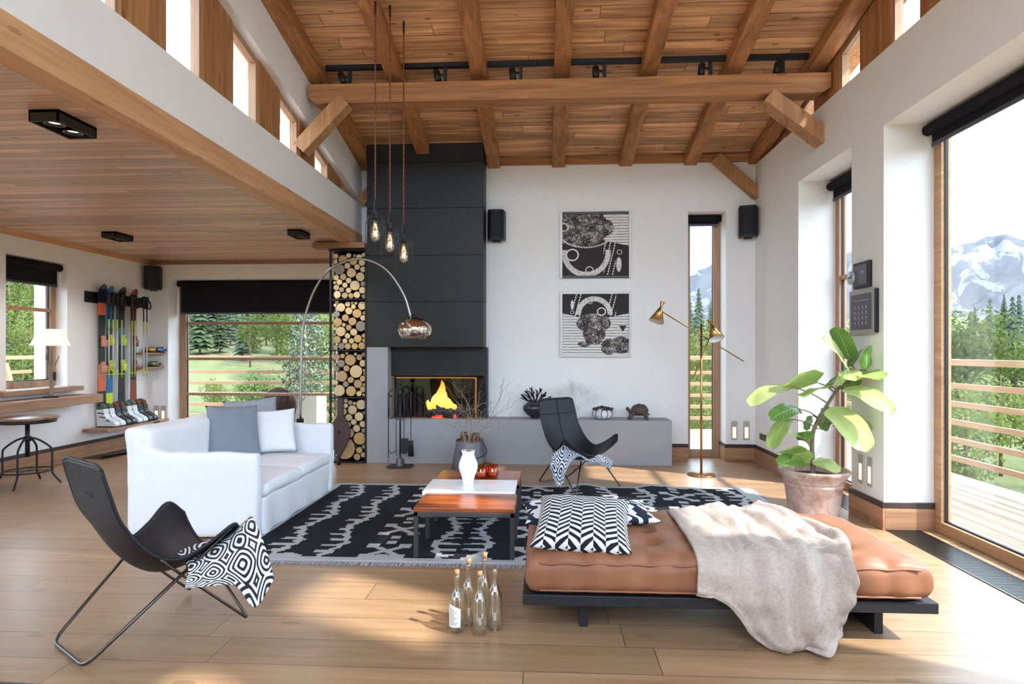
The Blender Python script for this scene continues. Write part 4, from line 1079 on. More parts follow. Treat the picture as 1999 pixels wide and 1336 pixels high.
def mat_disp(p):
    q = p.copy(); top = max(0, (p.z - .31) / .10)
    edge = max(abs(p.x) / 1.0, abs(p.y) / .46)
    if top > 0:
        h = .032 * (1 - (p.x / 1.02) ** 4) * (1 - (p.y / .48) ** 4)
        for (tx, ty) in tufts:
            d2 = ((p.x - tx) ** 2 + (p.y - ty) ** 2)
            h -= .040 * math.exp(-d2 / .0022) + .014 * math.exp(-d2 / .014)
            for ang in range(6):
                pass
        q.z += h * top
    if p.y < -.40 or p.y > .40:
        s = (1 if p.y > 0 else -1)
        q.y += s * (.018 * math.sin(PI * min(1, max(0, (p.z - .21) / .2))) + .010 * nz(p.x * 6, p.z * 9) + .014 * abs(math.sin((p.x + 5) * PI / .165)))
        if p.z > .37: q.z += .014 * abs(math.sin((p.x + 5) * PI / .165)) - .007
    if abs(p.x) > .93: q.x += (1 if p.x > 0 else -1) * (.02 * math.sin(PI * min(1, max(0, (p.z - .21) / .2))) + .008 * nz(p.y * 6, p.z * 9, 4))
    q += wr(p, .5, 9) * min(1, max(0, (p.z - .22) * 20))
    return q
b = MB(); b.rbox((-.985, -.455, .213), (.985, .455, .40), .05, 90, 44, 8, mat_disp); b.build('mattress', tan, db)
pp = MB()
for z in (.372, .24):
    pp.tube([(x, y, z + .006 * abs(math.sin((x + 5) * PI / .165)) * (z > .3)) for x, y in [(-.93 + 1.86 * i / 60, -.474) for i in range(61)]], .006, 5)
pp.build('piping', tan, db)
b = MB()
for (tx, ty) in tufts: b.ball((tx, ty, .385), .012, 6, sc=(1, 1, .5))
o = b.build('tuft_buttons', tan, db); o['kind'] = 'stuff'

cushion('cushion', 'black and white herringbone cushion lying on the left end of the daybed', 'cushion', (.205, 3.40, .50), (-1.30, .03, -.10), (.52, .54), .17, stripes('herringbone', (28, 30, 40), (220, 220, 220), 'chevron', 8), 'patterned cushions on the daybed')
wav = stripes('wavy_stripe', (36, 42, 58), (226, 226, 228), 'wave', 8)
cushion('cushion', 'wavy black and white striped cushion lying under the herringbone one', 'cushion', (.26, 3.78, .462), (-1.53, .0, .10), (.80, .44), .10, wav, 'patterned cushions on the daybed')

# blanket over the daybed
fleece = NT('fleece'); v_ = fleece.coord(); n_ = fleece.noise(v_, 60, 4, .7)
fleece.bump(fleece.noise(v_, 120, 4, .7), .9, .008)
fleece = fleece.fin(fleece.mix(n_, lin((158, 140, 130)), lin((222, 208, 198))), .95, 0, .1)
BL = [ # rows run from the back edge over the top and down the front
    [(.78, 3.97, .425), (.93, 3.98, .44), (1.06, 3.98, .45), (1.22, 3.985, .445), (1.36, 3.97, .45), (1.48, 3.95, .44)],
    [(.77, 3.72, .425), (.94, 3.74, .435), (1.08, 3.72, .465), (1.24, 3.74, .45), (1.40, 3.70, .47), (1.52, 3.68, .435)],
    [(.765, 3.42, .43), (.93, 3.43, .44), (1.07, 3.42, .47), (1.24, 3.42, .455), (1.38, 3.40, .475), (1.52, 3.40, .44)],
    [(.755, 3.16, .425), (.92, 3.16, .43), (1.06, 3.15, .455), (1.22, 3.13, .455), (1.36, 3.13, .46), (1.50, 3.13, .44)],
    [(.75, 3.075, .365), (.91, 3.07, .36), (1.04, 3.05, .37), (1.20, 3.01, .37), (1.34, 3.035, .37), (1.485, 3.05, .36)],
    [(.745, 3.065, .30), (.90, 3.06, .27), (1.03, 3.03, .25), (1.18, 2.97, .23), (1.32, 3.01, .22), (1.47, 3.03, .24)],
    [(.742, 3.062, .262), (.89, 3.055, .23), (1.03, 3.045, .11), (1.17, 2.965, .09), (1.31, 3.03, .08), (1.45, 3.02, .12)],
    [(.74, 3.06, .245), (.885, 3.055, .212), (1.035, 3.05, .03), (1.17, 2.985, .022), (1.31, 3.00, .025), (1.44, 3.02, .06)]]
fb = surf(BL)
def fbl(u, v):
    p = fb(u, v); a = .35 + .65 * min(1, max(0, (u - .25) * 3))
    k = .06 * nz(u * 5.5, v * 5, 1.3) + .035 * nz(u * 12, v * 10, 7)
    fold = .036 * math.sin(u * 19 + 1.5 * math.sin(v * 5)) * max(0, (u - .30)) * 1.3
    if v < .45: p.z += abs(k) * a + max(0, fold) * .8
    else: p.y -= (k + fold + .015) * a
    return p
o = MB().grid(fbl, 70, 110).build('blanket', fleece, None, 0, .012)
tag(o, 'beige fleece blanket draped over the daybed and hanging to the floor', 'blanket')

# ------------------------------------------------------------------ bottles
bg_ = glassy('bottle_glass', (.925, .90, .84), .26)
cork = plain('cork', (170, 130, 92), .9, 0, .2, .2, 60); paper = plain('label_paper', (224, 220, 216), .8, 0, .2, .03); inkm = plain('label_ink', (120, 112, 112), .8)
prof = [(.0, .004), (.033, 0), (.040, .008), (.041, .02), (.041, .155), (.038, .175), (.028, .196), (.0165, .215), (.0135, .235), (.0130, .272), (.0160, .275), (.0165, .284), (.0130, .286), (.0130, .298), (.0105, .298), (.0105, .235), (.036, .16), (.037, .02), (0, .012)]
for k, (x, y, h, lab, has) in enumerate([(-.455, 3.150, 1.0, 'clear bottle with a white paper label, leftmost of the five on the floor', 2), (-.405, 3.235, 1.10, 'clear corked bottle behind the labelled one, second from the left', 1), (-.335, 3.135, 1.0, 'clear corked bottle at the front centre of the floor bottles', 1), (-.320, 3.245, 1.20, 'tallest clear corked bottle at the back of the floor bottles', 1), (-.262, 3.190, 1.08, 'open clear bottle without a cork, rightmost of the five on the floor', 0)]):
    e = thing('bottle', lab, 'bottle', (x, y, .001), group='glass bottles on the floor')
    MB().lathe([(r, z * h) for r, z in prof], n=28, cap=False).build('glass', bg_, e)
    if has: MB().lathe([(.0095, .275 * h), (.0125, .300 * h), (.0135, .300 * h + .016), (0, .300 * h + .016)], n=14).build('cork', cork, e)
    if has == 2:
        b = MB(); rr = .0418
        b.grid(lambda u, v: (rr * math.sin(-1.1 + 1.7 * u), -rr * math.cos(-1.1 + 1.7 * u), (.035 + (.115 - .035 * max(0, u - .35)) * v) * h), 12, 6); o = b.build('label', paper, e)
        q = MB(); rr2 = rr + .0005
        for i in range(9):
            zz = (.048 + i * .0095) * h; q.grid(lambda u, v: (rr2 * math.sin(-.8 + (.9 + .3 * math.sin(i * 2.2)) * u), -rr2 * math.cos(-.8 + (.9 + .3 * math.sin(i * 2.2)) * u), zz + .0025 * v), 8, 1)
        q.build('print_lines', inkm, o)

# ------------------------------------------------------------------ potted fiddle leaf fig
pl = thing('potted_fig', 'fiddle leaf fig with broad pale green leaves in a weathered terracotta pot', 'plant', (2.345, 5.52, 0))
terra = NT('terracotta'); v_ = terra.coord(); n_ = terra.noise(v_, 6, 6, .7, .6); n2_ = terra.noise(v_, 30, 3)
terra.bump(n2_, .3, .004)
terra = terra.fin(terra.ramp(n_, [(.32, lin((150, 112, 100))), (.55, lin((196, 166, 152))), (.72, lin((214, 196, 186)))]), .85, 0, .2)
MB().lathe([(.20, 0), (.205, .012), (.20, .02), (.236, .27), (.243, .275), (.243, .295), (.238, .30), (.247, .305), (.247, .322), (.252, .33), (.285, .385), (.292, .40), (.290, .412), (.272, .416), (.258, .405), (.238, .33), (0, .32)], n=48).build('pot', terra, pl)
MB().lathe([(.245, .345), (.15, .365), (0, .37)], n=24, cap=False).build('soil', plain('soil', (58, 44, 34), .95, 0, .1, .3, 40, .9, 60), pl)
tb = plain('fig_bark', (150, 138, 120), .9, 0, .2, .3, 50, .6)
TR = [(0, 0, .34), (-.012, 0, .60), (.0, 0, .74), (.045, -.01, .855), (.10, -.03, .965), (.17, -.06, 1.10), (.235, -.10, 1.19), (.29, -.14, 1.25)]
tr = spline(TR, 6)
MB().tube([p + Vector((nz(i, 1), nz(i, 4), 0)) * .004 for i, p in enumerate(tr)], [.021 - .012 * i / len(tr) for i in range(len(tr))], 10).build('trunk', tb, pl)
def leafmat(name, a, b_):
    t = NT(name); tc = t.n('ShaderNodeTexCoord'); sp = t.n('ShaderNodeSeparateXYZ'); t.l(tc.outputs['UV'], sp.inputs[0])
    mid = t.math('ABSOLUTE', t.math('SUBTRACT', sp.outputs[0], .5))
    vein = t.math('LESS_THAN', mid, .018)
    sv = t.math('LESS_THAN', t.math('FRACT', t.math('SUBTRACT', t.math('MULTIPLY', sp.outputs[1], 9.0), t.math('MULTIPLY', mid, 5.0))), .07)
    n = t.noise(t.coord(), 5, 3)
    col = t.mix(n, lin(a), lin(b_)); col = t.mix(t.math('MULTIPLY', t.math('MAXIMUM', vein, sv), .55), col, lin((214, 222, 150)))
    t.bump(t.math('SUBTRACT', 1.0, t.math('MAXIMUM', vein, sv)), .3, .006)
    m = t.fin(col, .38, 0, .45)
    tl = t.n('ShaderNodeBsdfTranslucent'); t.l(col, tl.inputs[0]); mx = t.n('ShaderNodeMixShader'); mx.inputs[0].default_value = .38
    t.l(t.p.outputs[0], mx.inputs[1]); t.l(tl.outputs[0], mx.inputs[2]); t.l(mx.outputs[0], t.out.inputs[0])
    return m
LM = [leafmat('fig_leaf', (128, 164, 80), (184, 206, 122)), leafmat('fig_leaf_pale', (176, 198, 118), (214, 224, 156)), leafmat('fig_leaf_dark', (70, 116, 50), (124, 160, 80))]
LV = [((-0.193,-0.07,1.13),(-0.575,-0.17,0.956),0.085,0.15,1,0.16),((0.006,-0.07,1.167),(-0.3,-0.32,1.179),0.1,0.9,0,0.05),((0.087,-0.12,1.13),(-0.181,-0.27,1.049),0.07,0.5,0,0.1),((-0.13,-0.02,0.935),(-0.398,-0.12,0.842),0.065,-0.2,2,0.16),((-0.226,-0.02,0.85),(-0.395,-0.17,0.612),0.07,0.5,0,0.1),((0.066,0.03,0.756),(0.132,0.08,0.909),0.085,1.2,2,0.05),((0.0,0.03,0.872),(-0.035,0.03,0.746),0.07,1.0,2,0.05),((0.191,-0.17,1.12),(0.323,-0.6,0.941),0.07,0.2,1,0.14),((0.095,-0.12,0.955),(0.175,-0.52,0.649),0.085,0.25,1,0.14),((0.169,-0.07,0.813),(0.193,-0.27,0.778),0.05,0.4,0,0.1),((0.219,-0.02,0.946),(0.267,-0.32,0.785),0.08,-0.5,0,0.14),((0.199,-0.17,1.259),(-0.069,-0.32,1.518),0.085,-0.45,1,0.12),((0.257,-0.12,1.358),(0.084,-0.22,1.618),0.06,0.8,2,0.1),((0.298,-0.07,1.309),(0.292,-0.22,1.424),0.06,0.7,2,0.08),((0.259,-0.22,1.231),(0.304,-0.52,1.208),0.075,0.2,0,0.12),((0.292,-0.32,1.282),(0.255,-0.47,1.475),0.045,0.9,2,0.1),((0.167,-0.22,1.274),(0.145,-0.42,1.198),0.06,0.2,1,0.1),((0.176,-0.22,1.295),(0.076,-0.37,1.166),0.05,1.0,1,0.1),((0.165,-0.07,1.224),(0.095,-0.12,1.139),0.055,0.9,2,0.05),((0.281,-0.07,1.225),(0.291,-0.12,1.131),0.06,0.9,2,0.05),((-0.043,-0.02,0.609),(-0.276,-0.17,0.726),0.045,-0.1,0,0.12),((-0.098,-0.07,0.661),(-0.119,-0.12,0.743),0.05,0.7,2,0.1),((-0.115,-0.07,0.501),(-0.339,-0.27,0.603),0.075,0.7,0,0.1),((-0.085,-0.07,0.47),(-0.379,-0.22,0.482),0.06,-0.2,2,0.12),((-0.093,-0.12,0.479),(-0.231,-0.27,0.57),0.06,0.9,0,0.1),((-0.042,-0.07,0.484),(0.122,-0.2,0.41),0.05,0.2,1,0.2)]
for k, (a, c, wd, tw_, mi, dr) in enumerate(LV):
    a = Vector(a); c = Vector(c); d = c - a; L = d.length
    fwd = d.normalized(); up = Vector((0, -.35, 1)); sd = fwd.cross(up)
    if sd.length < .1: sd = Vector((1, 0, 0))
    sd.normalize(); up = sd.cross(fwd).normalized()
    rot = Matrix.Rotation(tw_, 3, fwd); sd = rot @ sd; up = rot @ up
    def lf(u, v, a=a, d=d, L=L, sd=sd, up=up, wd=wd, dr=dr, k=k):
        s = (u - .5) * 2
        wv = wd * 1.42 * (.42 + .58 * math.sin(PI * min(1, .10 + .78 * v ** .8))) * min(1, (v * 9) ** .6) * (1 - max(0, (v - .86) / .14) ** 2) ** .5
        if .15 < v < .6: wv *= 1 - .05 * math.sin(PI * (v - .15) / .45)
        p = a + d * (v * 1.06) + up * (dr * math.sin(PI * v * .9) * L) + sd * s * wv
        p += up * (.16 * wd * (s * s) + .004 * math.sin(v * 14 + k) * abs(s) + .012 * nz(s * 1.2, v * 2.5, k))
        return p
    o = MB().grid(lf, 10, 22).build('leaf', LM[mi], pl)
    # stalk to the nearest trunk point
    q = min(tr, key=lambda p: (p - a).length + .6 * max(0, p.z - a.z + .03))
    if (q - a).length > .02:
        MB().tube(spline([q, (q + a) / 2 + Vector((0, 0, .015)), a], 5), [.006] * 10 + [.004], 6).build('stalk', tb, pl)

# ------------------------------------------------------------------ lamps
brass = plain('brass', (176, 134, 82), .28, 1, .5, .04)
whi = plain('lamp_white', (236, 236, 234), .6)
la = thing('floor_lamp', 'brass floor lamp with two crossed arms and cone shades by the narrow window', 'floor lamp', (1.807, 7.24, 0))
MB().lathe([(.155, 0), (.158, .008), (.15, .014), (.02, .016), (.014, .03)], n=40).build('base', brass, la)
MB().tube([(0, 0, .01), (0, 0, 1.76)], .013, 12).build('pole', brass, la)
def arm(p, q): MB().tube([p, q], .0065, 8).build('arm', brass, la)
arm((-.47, -.03, 1.905), (.49, .02, 1.32)); arm((-.10, -.02, 1.115), (.09, -.03, 1.60))
def shade(c, ax, n='shade'):
    ax = Vector(ax).normalized(); Mx = ax.to_track_quat('-Z', 'Y').to_matrix().to_4x4()
    b = MB(); b.lathe([(.027, .165), (.012, .105), (.013, .10), (.09, -.085), (.0885, -.085), (.012, .09)], c, 36, M=Mx, cap=False); o = b.build('shade', brass, la)
    b = MB(); b.lathe([(.0875, -.084), (.012, .085)], c, 36, M=Mx, cap=False); b.build('shade_lining', whi, o)
shade((-.495, -.02, 1.86), (-.35, -.2, -1)); shade((.135, -.05, 1.655), (.22, -.55, -1))

ar = thing('arc_lamp', 'tall chrome arc floor lamp curving over from behind the sofa', 'floor lamp', (-2.69, 6.62, 0))
MB().rbox((-.16, -.16, 0), (.16, .16, .10), .02, 3, 3, 1).build('base', plain('marble', (228, 226, 224), .25, 0, .5, .06, 4), ar)
MB().tube([(0, 0, .1), (0, 0, .72)], .019, 12).build('stand_sleeve', M['steel'], ar)
MB().box((-.03, -.03, .635), (.03, .03, .70)).build('clamp', M['black'], ar, .004)
path = spline([(0, 0, .68), (.012, 0, 1.3), (.035, 0, 1.72), (.15, 0, 2.09), (.345, 0, 2.345), (.655, 0, 2.45), (.94, 0, 2.345), (1.14, 0, 2.08), (1.235, 0, 1.80)], 8)
MB().tube(path, .0135, 10).build('arc_tube', plain('arc_steel', (168, 168, 170), .28, 1), ar)
ch = NT('chrome'); ch = ch.fin(lin((214, 206, 200)), .07, 1, .5)
b = MB(); c0 = (1.275, 0, 1.585)
b.lathe([(.0, .225), (.06, .22), (.075, .212), (.13, .19), (.178, .13), (.186, .085), (.176, .04), (.145, -.005), (.142, -.005), (.172, .04), (.18, .085), (.172, .128), (.125, .184), (0, .21)], c0, 48, cap=False); b.build('dome_shade', ch, ar)
b = MB(); b.ball((1.275, 0, 1.64), .045, 10); b.build('bulb', whi, ar)
b = MB(); b.tube([(1.275, 0, 1.80), (1.24, 0, 1.82)], .025, 10); b.tube([(1.275, 0, 1.7), (1.275, 0, 1.79)], .02, 10); b.build('socket', M['black'], ar)

# caged pendants
copper = plain('copper_cord', (128, 72, 50), .5, .2, .4, .2, 80)
bulbg = glassy('bulb_glass', (.86, .80, .72), .55, .04); fil = emit('filament', (255, 220, 170), 2.2)
cage = plain('cage_wire', (92, 92, 96), .4, .8)
def pendant(x, y, zc, ztop, lab):
    """zc: bottom of the socket cap"""
    e = thing('pendant_lamp', lab, 'pendant lamp', (x, y, zc), group='caged pendant lamps')
    L = ztop - zc
    for ph in (0, PI):
        MB().tube([(.004 * math.cos(ph + i * .9), .004 * math.sin(ph + i * .9), .15 + (L - .15) * i / 120) for i in range(121)], .0042, 5).build('cord', copper, e)
    MB().tube([(0, 0, L - .11), (0, 0, L)], .010, 8).build('ceiling_cap', M['black'], e)
    MB().lathe([(.006, .16), (.012, .14), (.014, .07), (.03, .06), (.032, .05), (.022, .02), (.020, -.02), (0, -.02)], n=18).build('socket', iron, e)
    MB().lathe([(.012, -.015), (.016, -.03), (.034, -.10), (.042, -.145), (.036, -.18), (.018, -.205), (0, -.212)], n=22, cap=False).build('bulb', bulbg, e)
    f = MB()
    for k in range(6):
        a = k * PI / 3; f.tube([(.006 * math.cos(a), .006 * math.sin(a), -.05), (.018 * math.cos(a), .018 * math.sin(a), -.10), (.014 * math.cos(a + .3), .014 * math.sin(a + .3), -.165)], .0016, 4)
    f.build('filament', fil, e)
    c = MB(); n = 14
    for k in range(n):
        a = 2 * PI * k / n; ca, sa = math.cos(a), math.sin(a)
        c.tube([(.03 * ca, .03 * sa, .055), (.062 * ca, .062 * sa, .0), (.085 * ca, .085 * sa, -.045), (.088 * ca, .088 * sa, -.30)], .0016, 4)
    for r_, z in ((.03, .055), (.085, -.045), (.088, -.30), (.047, -.11)):
        c.tube([(r_ * math.cos(2 * PI * k / 28), r_ * math.sin(2 * PI * k / 28), z) for k in range(28)], .0018, 4, closed=True)
    for k in range(4):
        a = k * PI / 2; c.tube([(.026 * math.cos(a), .026 * math.sin(a), .02), (.047 * math.cos(a), .047 * math.sin(a), -.06), (.047 * math.cos(a), .047 * math.sin(a), -.2)], .0016, 4)
    c.build('wire_cage', cage, e)
def zb(y): return zr(y) + .145
pendant(-1.475, 5.27, 2.60, zr(5.27), 'leftmost caged pendant lamp, hanging highest of the three')
pendant(-1.405, 5.50, 2.545, zb(5.50), 'middle caged pendant lamp hanging from the ceiling')
pendant(-1.325, 5.70, 2.475, zb(5.70), 'rightmost caged pendant lamp, hanging lowest of the three')

# track lights on the sloping ceiling
o = MB().prism([(6.27, zb(6.27) - .045), (6.31, zb(6.31) - .045), (6.31, zb(6.31) - .002), (6.27, zb(6.27) - .002)], 0, -2.28, 2.62).build('light_track', M['black'])
tag(o, 'long black light track on the sloping wooden ceiling above the cross beam', 'light track')
ordn = ['first', 'second', 'third', 'fourth', 'fifth', 'sixth']
for k, x in enumerate([-2.03, -1.03, -.25, .60, 1.66, 2.37]):
    e = thing('track_spotlight', 'black spotlight on the ceiling track, %s from the left' % ordn[k], 'spotlight', (x, 6.29, zb(6.29) - .046), group='black track spotlights')
    MB().box((-.018, -.018, -.15), (.018, .018, 0)).build('arm', M['black'], e, .003)
    dx = -.5 if k < 4 else .35
    b = MB(); a = Vector((-.05 * (1 if k < 5 else -1) * 1.0, -.03, -.045)); d = Vector((.25 * (1 if k < 3 else -1), .3, -.6)).normalized(); d = Vector((.35 - .12 * k, -.35, -.8)).normalized()
    a = Vector((-.09 if k < 5 else -.05, -.02, -.05)); b.tube([a, a + d * .13], .034, 14); b.build('lamp_head', M['black'], e)
    MB().tube([a + d * .03, Vector((0, 0, -.08))], .012, 8).build('pivot', M['black'], e)

# ceiling spots in the wing
wh = emit('spot_lens', (255, 244, 226), 4)
for (x, y, sc_, lab) in [(-2.91, 3.57, 1.0, 'black twin ceiling spot on the low wooden ceiling, nearest the camera'), (-5.14, 7.13, 1.0, 'black twin ceiling spot near the left wall on the low wooden ceiling'), (-2.90, 7.10, .9, 'black twin ceiling spot near the firewood rack on the low wooden ceiling')]:
    e = thing('ceiling_spot', lab, 'ceiling light', (x, y, 2.85), group='twin ceiling spots'); hx, hy = .09 * sc_, .155 * sc_
    b = MB(); b.box((-hx, -hy, -.07), (-hx + .012, hy, -.0)); b.box((hx - .012, -hy, -.07), (hx, hy, 0)); b.box((-hx, -hy, -.07), (hx, -hy + .012, 0)); b.box((-hx, hy - .012, -.07), (hx, hy, 0)); b.box((-hx, -hy, -.02), (hx, hy, -.0)); b.build('housing', plain('spot_housing', (28, 24, 22), .5), e, .002)
    for s_ in (-1, 1):
        MB().lathe([(.055, -.06), (.05, -.062), (.042, -.03), (.044, -.02)], (0, s_ * hy * .46, 0), 24, cap=False).build('lamp_ring', M['gun'], e)
        MB().lathe([(0, -.045), (.034, -.045), (.034, -.03), (0, -.03)], (0, s_ * hy * .46, 0), 20).build('lens', wh, e)
        ld = bpy.data.lights.new('spot_light', 'SPOT'); ld.energy = 22; ld.color = (1, .98, .97); ld.spot_size = 2.4; ld.spot_blend = .6; ld.shadow_soft_size = .03
        lo = bpy.data.objects.new('spot_light', ld); lo.location = (0, s_ * hy * .46, -.075); lo.parent = e; COL.objects.link(lo)

# ------------------------------------------------------------------ ornaments on the bench
zbn = .568
e = thing('vase', 'round black glazed vase holding dark coral on the concrete bench', 'vase', (-.13, 7.98, zbn))
MB().lathe([(.055, 0), (.06, .012), (.11, .05), (.155, .10), (.165, .135), (.15, .175), (.10, .205), (.055, .215), (.05, .212), (.05, .19), (0, .18)], n=40).build('body', plain('black_glaze', (40, 41, 52), .25, 0, .6, .1, 6), e)
b = MB()
def coral(p, d, L, r, depth, spread, n=3):
    q = p + d * L; m = p + d * L * .5 + Vector((R.uniform(-1, 1), R.uniform(-1, 1), R.uniform(-.5, 1))) * L * .12
    b.tube([p, m, q], [r, r * .88, r * .72], 6)
    if depth == 0: return
    for k in range(n):
        s = Vector((R.uniform(-1, 1), R.uniform(-.55, .55), R.uniform(-.45, .8)))
        coral(p + d * L * (.55 + .45 * (k + 1) / n), (d + s * spread).normalized(), L * R.uniform(.55, .8), r * .7, depth - 1, spread, n)
for k in range(6):
    a = -1.25 + 2.5 * k / 5
    coral(Vector((.02 * math.sin(a), 0, .19)), Vector((math.sin(a), R.uniform(-.25, .25), math.cos(a) * .95 + .1)).normalized(), .105, .014, 2, .75)
b.build('coral', plain('black_coral', (38, 38, 44), .8, 0, .2, .15), e)
e = thing('coral_ornament', 'bleached white branching coral on a small stand on the bench', 'ornament', (.40, 8.0, zbn))
MB().lathe([(.045, 0), (.045, .015), (.02, .03), (.014, .09), (.03, .12), (.025, .16), (0, .17)], n=20).build('stand', plain('coral_stand', (206, 206, 206), .5), e)
b = MB()
for k in range(7):
    a = -1.0 + 2.0 * k / 6
    coral(Vector((0, 0, .14)), Vector((math.sin(a), R.uniform(-.2, .2), math.cos(a))).normalized(), .15, .008, 3, .6)
b.build('coral', plain('white_coral', (248, 248, 246), .85, 0, .2, .08, 60), e)
e = thing('pumpkin_box', 'round white ribbed ornament with dark grey lattice lid on the bench', 'ornament', (.737, 7.95, zbn))
prof2 = [(.06, 0), (.10, .012), (.13, .05), (.13, .085), (.10, .12), (.05, .135), (0, .137)]
b = MB(); b.lathe(prof2, n=40)
b.v = [((lambda a, r_: (r_ * math.cos(a), r_ * math.sin(a), v[2]))(math.atan2(v[1], v[0]), math.hypot(v[0], v[1]) * (1 - .05 * abs(math.cos(math.atan2(v[1], v[0]) * 5)) ** 6))) for v in b.v]
b.build('body', plain('urchin_white', (226, 228, 232), .6, 0, .3, .05, 90, .3), e)
b = MB()
for k in range(10):
    a = 2 * PI * k / 10 + .1; b.tube([(r_ * 1.0 * math.cos(a), r_ * 1.0 * math.sin(a), z + .002) for r_, z in prof2[:6]], .0045, 5)
b.build('ribs', plain('urchin_rib', (58, 58, 66), .7), e)
b = MB()
for k in range(90):
    a = R.random() * 2 * PI; r_ = .13 * math.sqrt(R.random()); b.ball((r_ * math.cos(a), r_ * math.sin(a), .118 + .035 * (1 - r_ / .13) + .012 * R.random()), .011 + .008 * R.random(), 5, sc=(1.5, .7, .7), M=Matrix.Rotation(R.random() * 3, 4, 'Z'))
b.build('lid', plain('lid_grey', (74, 72, 76), .8, 0, .2, .2), e)
tm = plain('tortoise_bronze', (88, 76, 72), .6, .2, .4, .3, 25, .7, 40)
e = thing('tortoise_figurine', 'dark bronze tortoise figurine walking left on the concrete bench', 'figurine', (1.18, 7.94, zbn))
b = MB(); b.ball((.025, 0, .105), .1, 16, sc=(1.12, .8, .86))
def shl(v):
    p = Vector(v); k = .010 * abs(math.sin(p.x * 42 + 1)) * abs(math.cos(p.y * 38)) if p.z > .1 else 0
    return (p.x, p.y, max(p.z, .066) + k)
b.v = [shl(v) for v in b.v]; b.build('shell', tm, e)
b = MB(); b.ball((.02, 0, .073), .085, 12, sc=(1.15, .75, .35))
b.tube(spline([(-.06, 0, .085), (-.10, 0, .10), (-.125, -.005, .128), (-.145, -.008, .14)], 5), [.030, .030, .028, .026, .025, .024, .023, .022, .021, .020, .022, .023, .024, .024, .022, .015], 10)
for sx_, sy_, bx in ((-.075, -.06, -.05), (-.065, .06, -.03), (.075, -.06, .06), (.085, .06, .07)):
    b.tube(spline([(sx_ * .8, sy_ * .7, .075), (sx_ + bx * .35, sy_ * 1.05, .05), (sx_ + bx * .6 - .01, sy_ * 1.1, .012), (sx_ + bx * .6 - .03, sy_ * 1.1, .008)], 5), [.026] * 6 + [.022] * 5 + [.016] * 5, 9)
b.tube([(.13, 0, .07), (.155, 0, .05)], [.014, .004], 7)
b.build('body', tm, e)

# dark rounded table edge at the camera's lower left
e = thing('side_table', 'dark grey tabletop edge with rounded corner in the bottom left corner', 'table', (-2.10, 1.585, 0))
pts = rounded([(-.9, -.6, 0), (.60, -.6, 0), (.60, .475, 0), (-.9, .525, 0)], .07, 6, True)
MB().prism([(p.x, p.y) for p in pts], 2, .25, .28).build('top', plain('side_table_top', (58, 58, 64), .5), e, .008)
for x in (-.75, .42):
    for y in (-.45, .30): MB().tube([(x, y, 0), (x, y, .25)], .018, 10).build('leg', M['black'], e)

# ------------------------------------------------------------------ left wing
o = MB().box((-6.198, Y0 + .4, .765), (-5.84, 7.83, .872)).build('wall_desk', M['shelf'], None, .005); tag(o, 'long thick wooden desk shelf along the left wall below the window', 'shelf')
o = MB().box((-6.345, 6.56, .925), (-6.05, 7.76, .984)).build('window_shelf', M['shelf'], None, .005); tag(o, 'narrow wooden sill shelf under the left window, above the desk', 'shelf')
e = thing('table_lamp', 'small driftwood table lamp with a white shade standing on the left desk', 'table lamp', (-6.0, 7.15, .874))
MB().lathe([(.10, 0), (.10, .012), (.02, .016), (.018, .03)], n=4).build('base', M['black'], e)
dw = plain('driftwood', (150, 136, 118), .85, 0, .2, .25, 40, .6)
MB().tube(spline([(0, 0, .01), (.004, .012, .15), (-.004, -.006, .32), (.006, .006, .48), (0, 0, .63)], 5), [.024] * 8 + [.020] * 8 + [.017] * 5, 9).build('stem', dw, e)
b = MB(); b.tube(spline([(0, .0, .36), (.01, .07, .42), (.01, .12, .50)], 5), [.012, .011, .010, .010, .009, .009, .008, .008, .007, .007, .006], 7); b.tube(spline([(0, -.005, .40), (-.01, -.05, .47), (0, -.045, .58)], 5), .008, 7); b.build('twig', dw, e)
sm = NT('lamp_shade'); sm.p.inputs['Emission Color'].default_value = lin((255, 224, 200)); sm.p.inputs['Emission Strength'].default_value = .32
sm = sm.fin(lin((244, 232, 222)), .8)
MB().lathe([(.205, .63), (.155, .74), (.145, .83), (.142, .83), (.152, .74), (.20, .63)], n=4, cap=False).build('lamp_shade', sm, e).rotation_euler = (0, 0, PI / 4)
MB().ball((0, 0, .70), .03, 8).build('bulb', emit('table_bulb', (255, 220, 180), 8), e)
# stool
e = thing('stool', 'round black iron bar stool with wooden seat by the left desk', 'stool', (-5.57, 6.33, 0), .35)
MB().lathe([(0, .70), (.26, .70), (.285, .712), (.29, .722), (.27, .732), (0, .738)], n=40).build('seat', wood('stool_seat', (150, 120, 96), (92, 66, 50), 0, 1, (.09, 2), .3, 1, .002), e)
MB().lathe([(0, .67), (.255, .67), (.262, .70), (0, .70)], n=40).build('seat_ring', M['black'], e)
b = MB(); b.tube([(0, 0, .30), (0, 0, .68)], .022, 12); b.tube([(0, 0, .47), (0, 0, .52)], .038, 12); b.build('screw_post', M['black'], e)
for k in range(4):
    a = k * PI / 2; ca, sa = math.cos(a), math.sin(a)
    pts = [(.02, .50), (.10, .475), (.20, .40), (.225, .34), (.225, .16), (.235, .10), (.31, .0)]
    MB().tube(spline([(r_ * ca, r_ * sa, z + .008) for r_, z in pts], 6), .011, 8).build('leg', M['black'], e)
MB().tube([(.225 * math.cos(k * PI / 16), .225 * math.sin(k * PI / 16), .15) for k in range(32)], .008, 6, closed=True).build('foot_ring', M['black'], e)
b = MB(); b.bar((-.22, 0, .15), (.22, 0, .15), .02, .008); b.bar((0, -.22, .155), (0, .22, .155), .02, .008); b.build('cross_bar', M['black'], e)

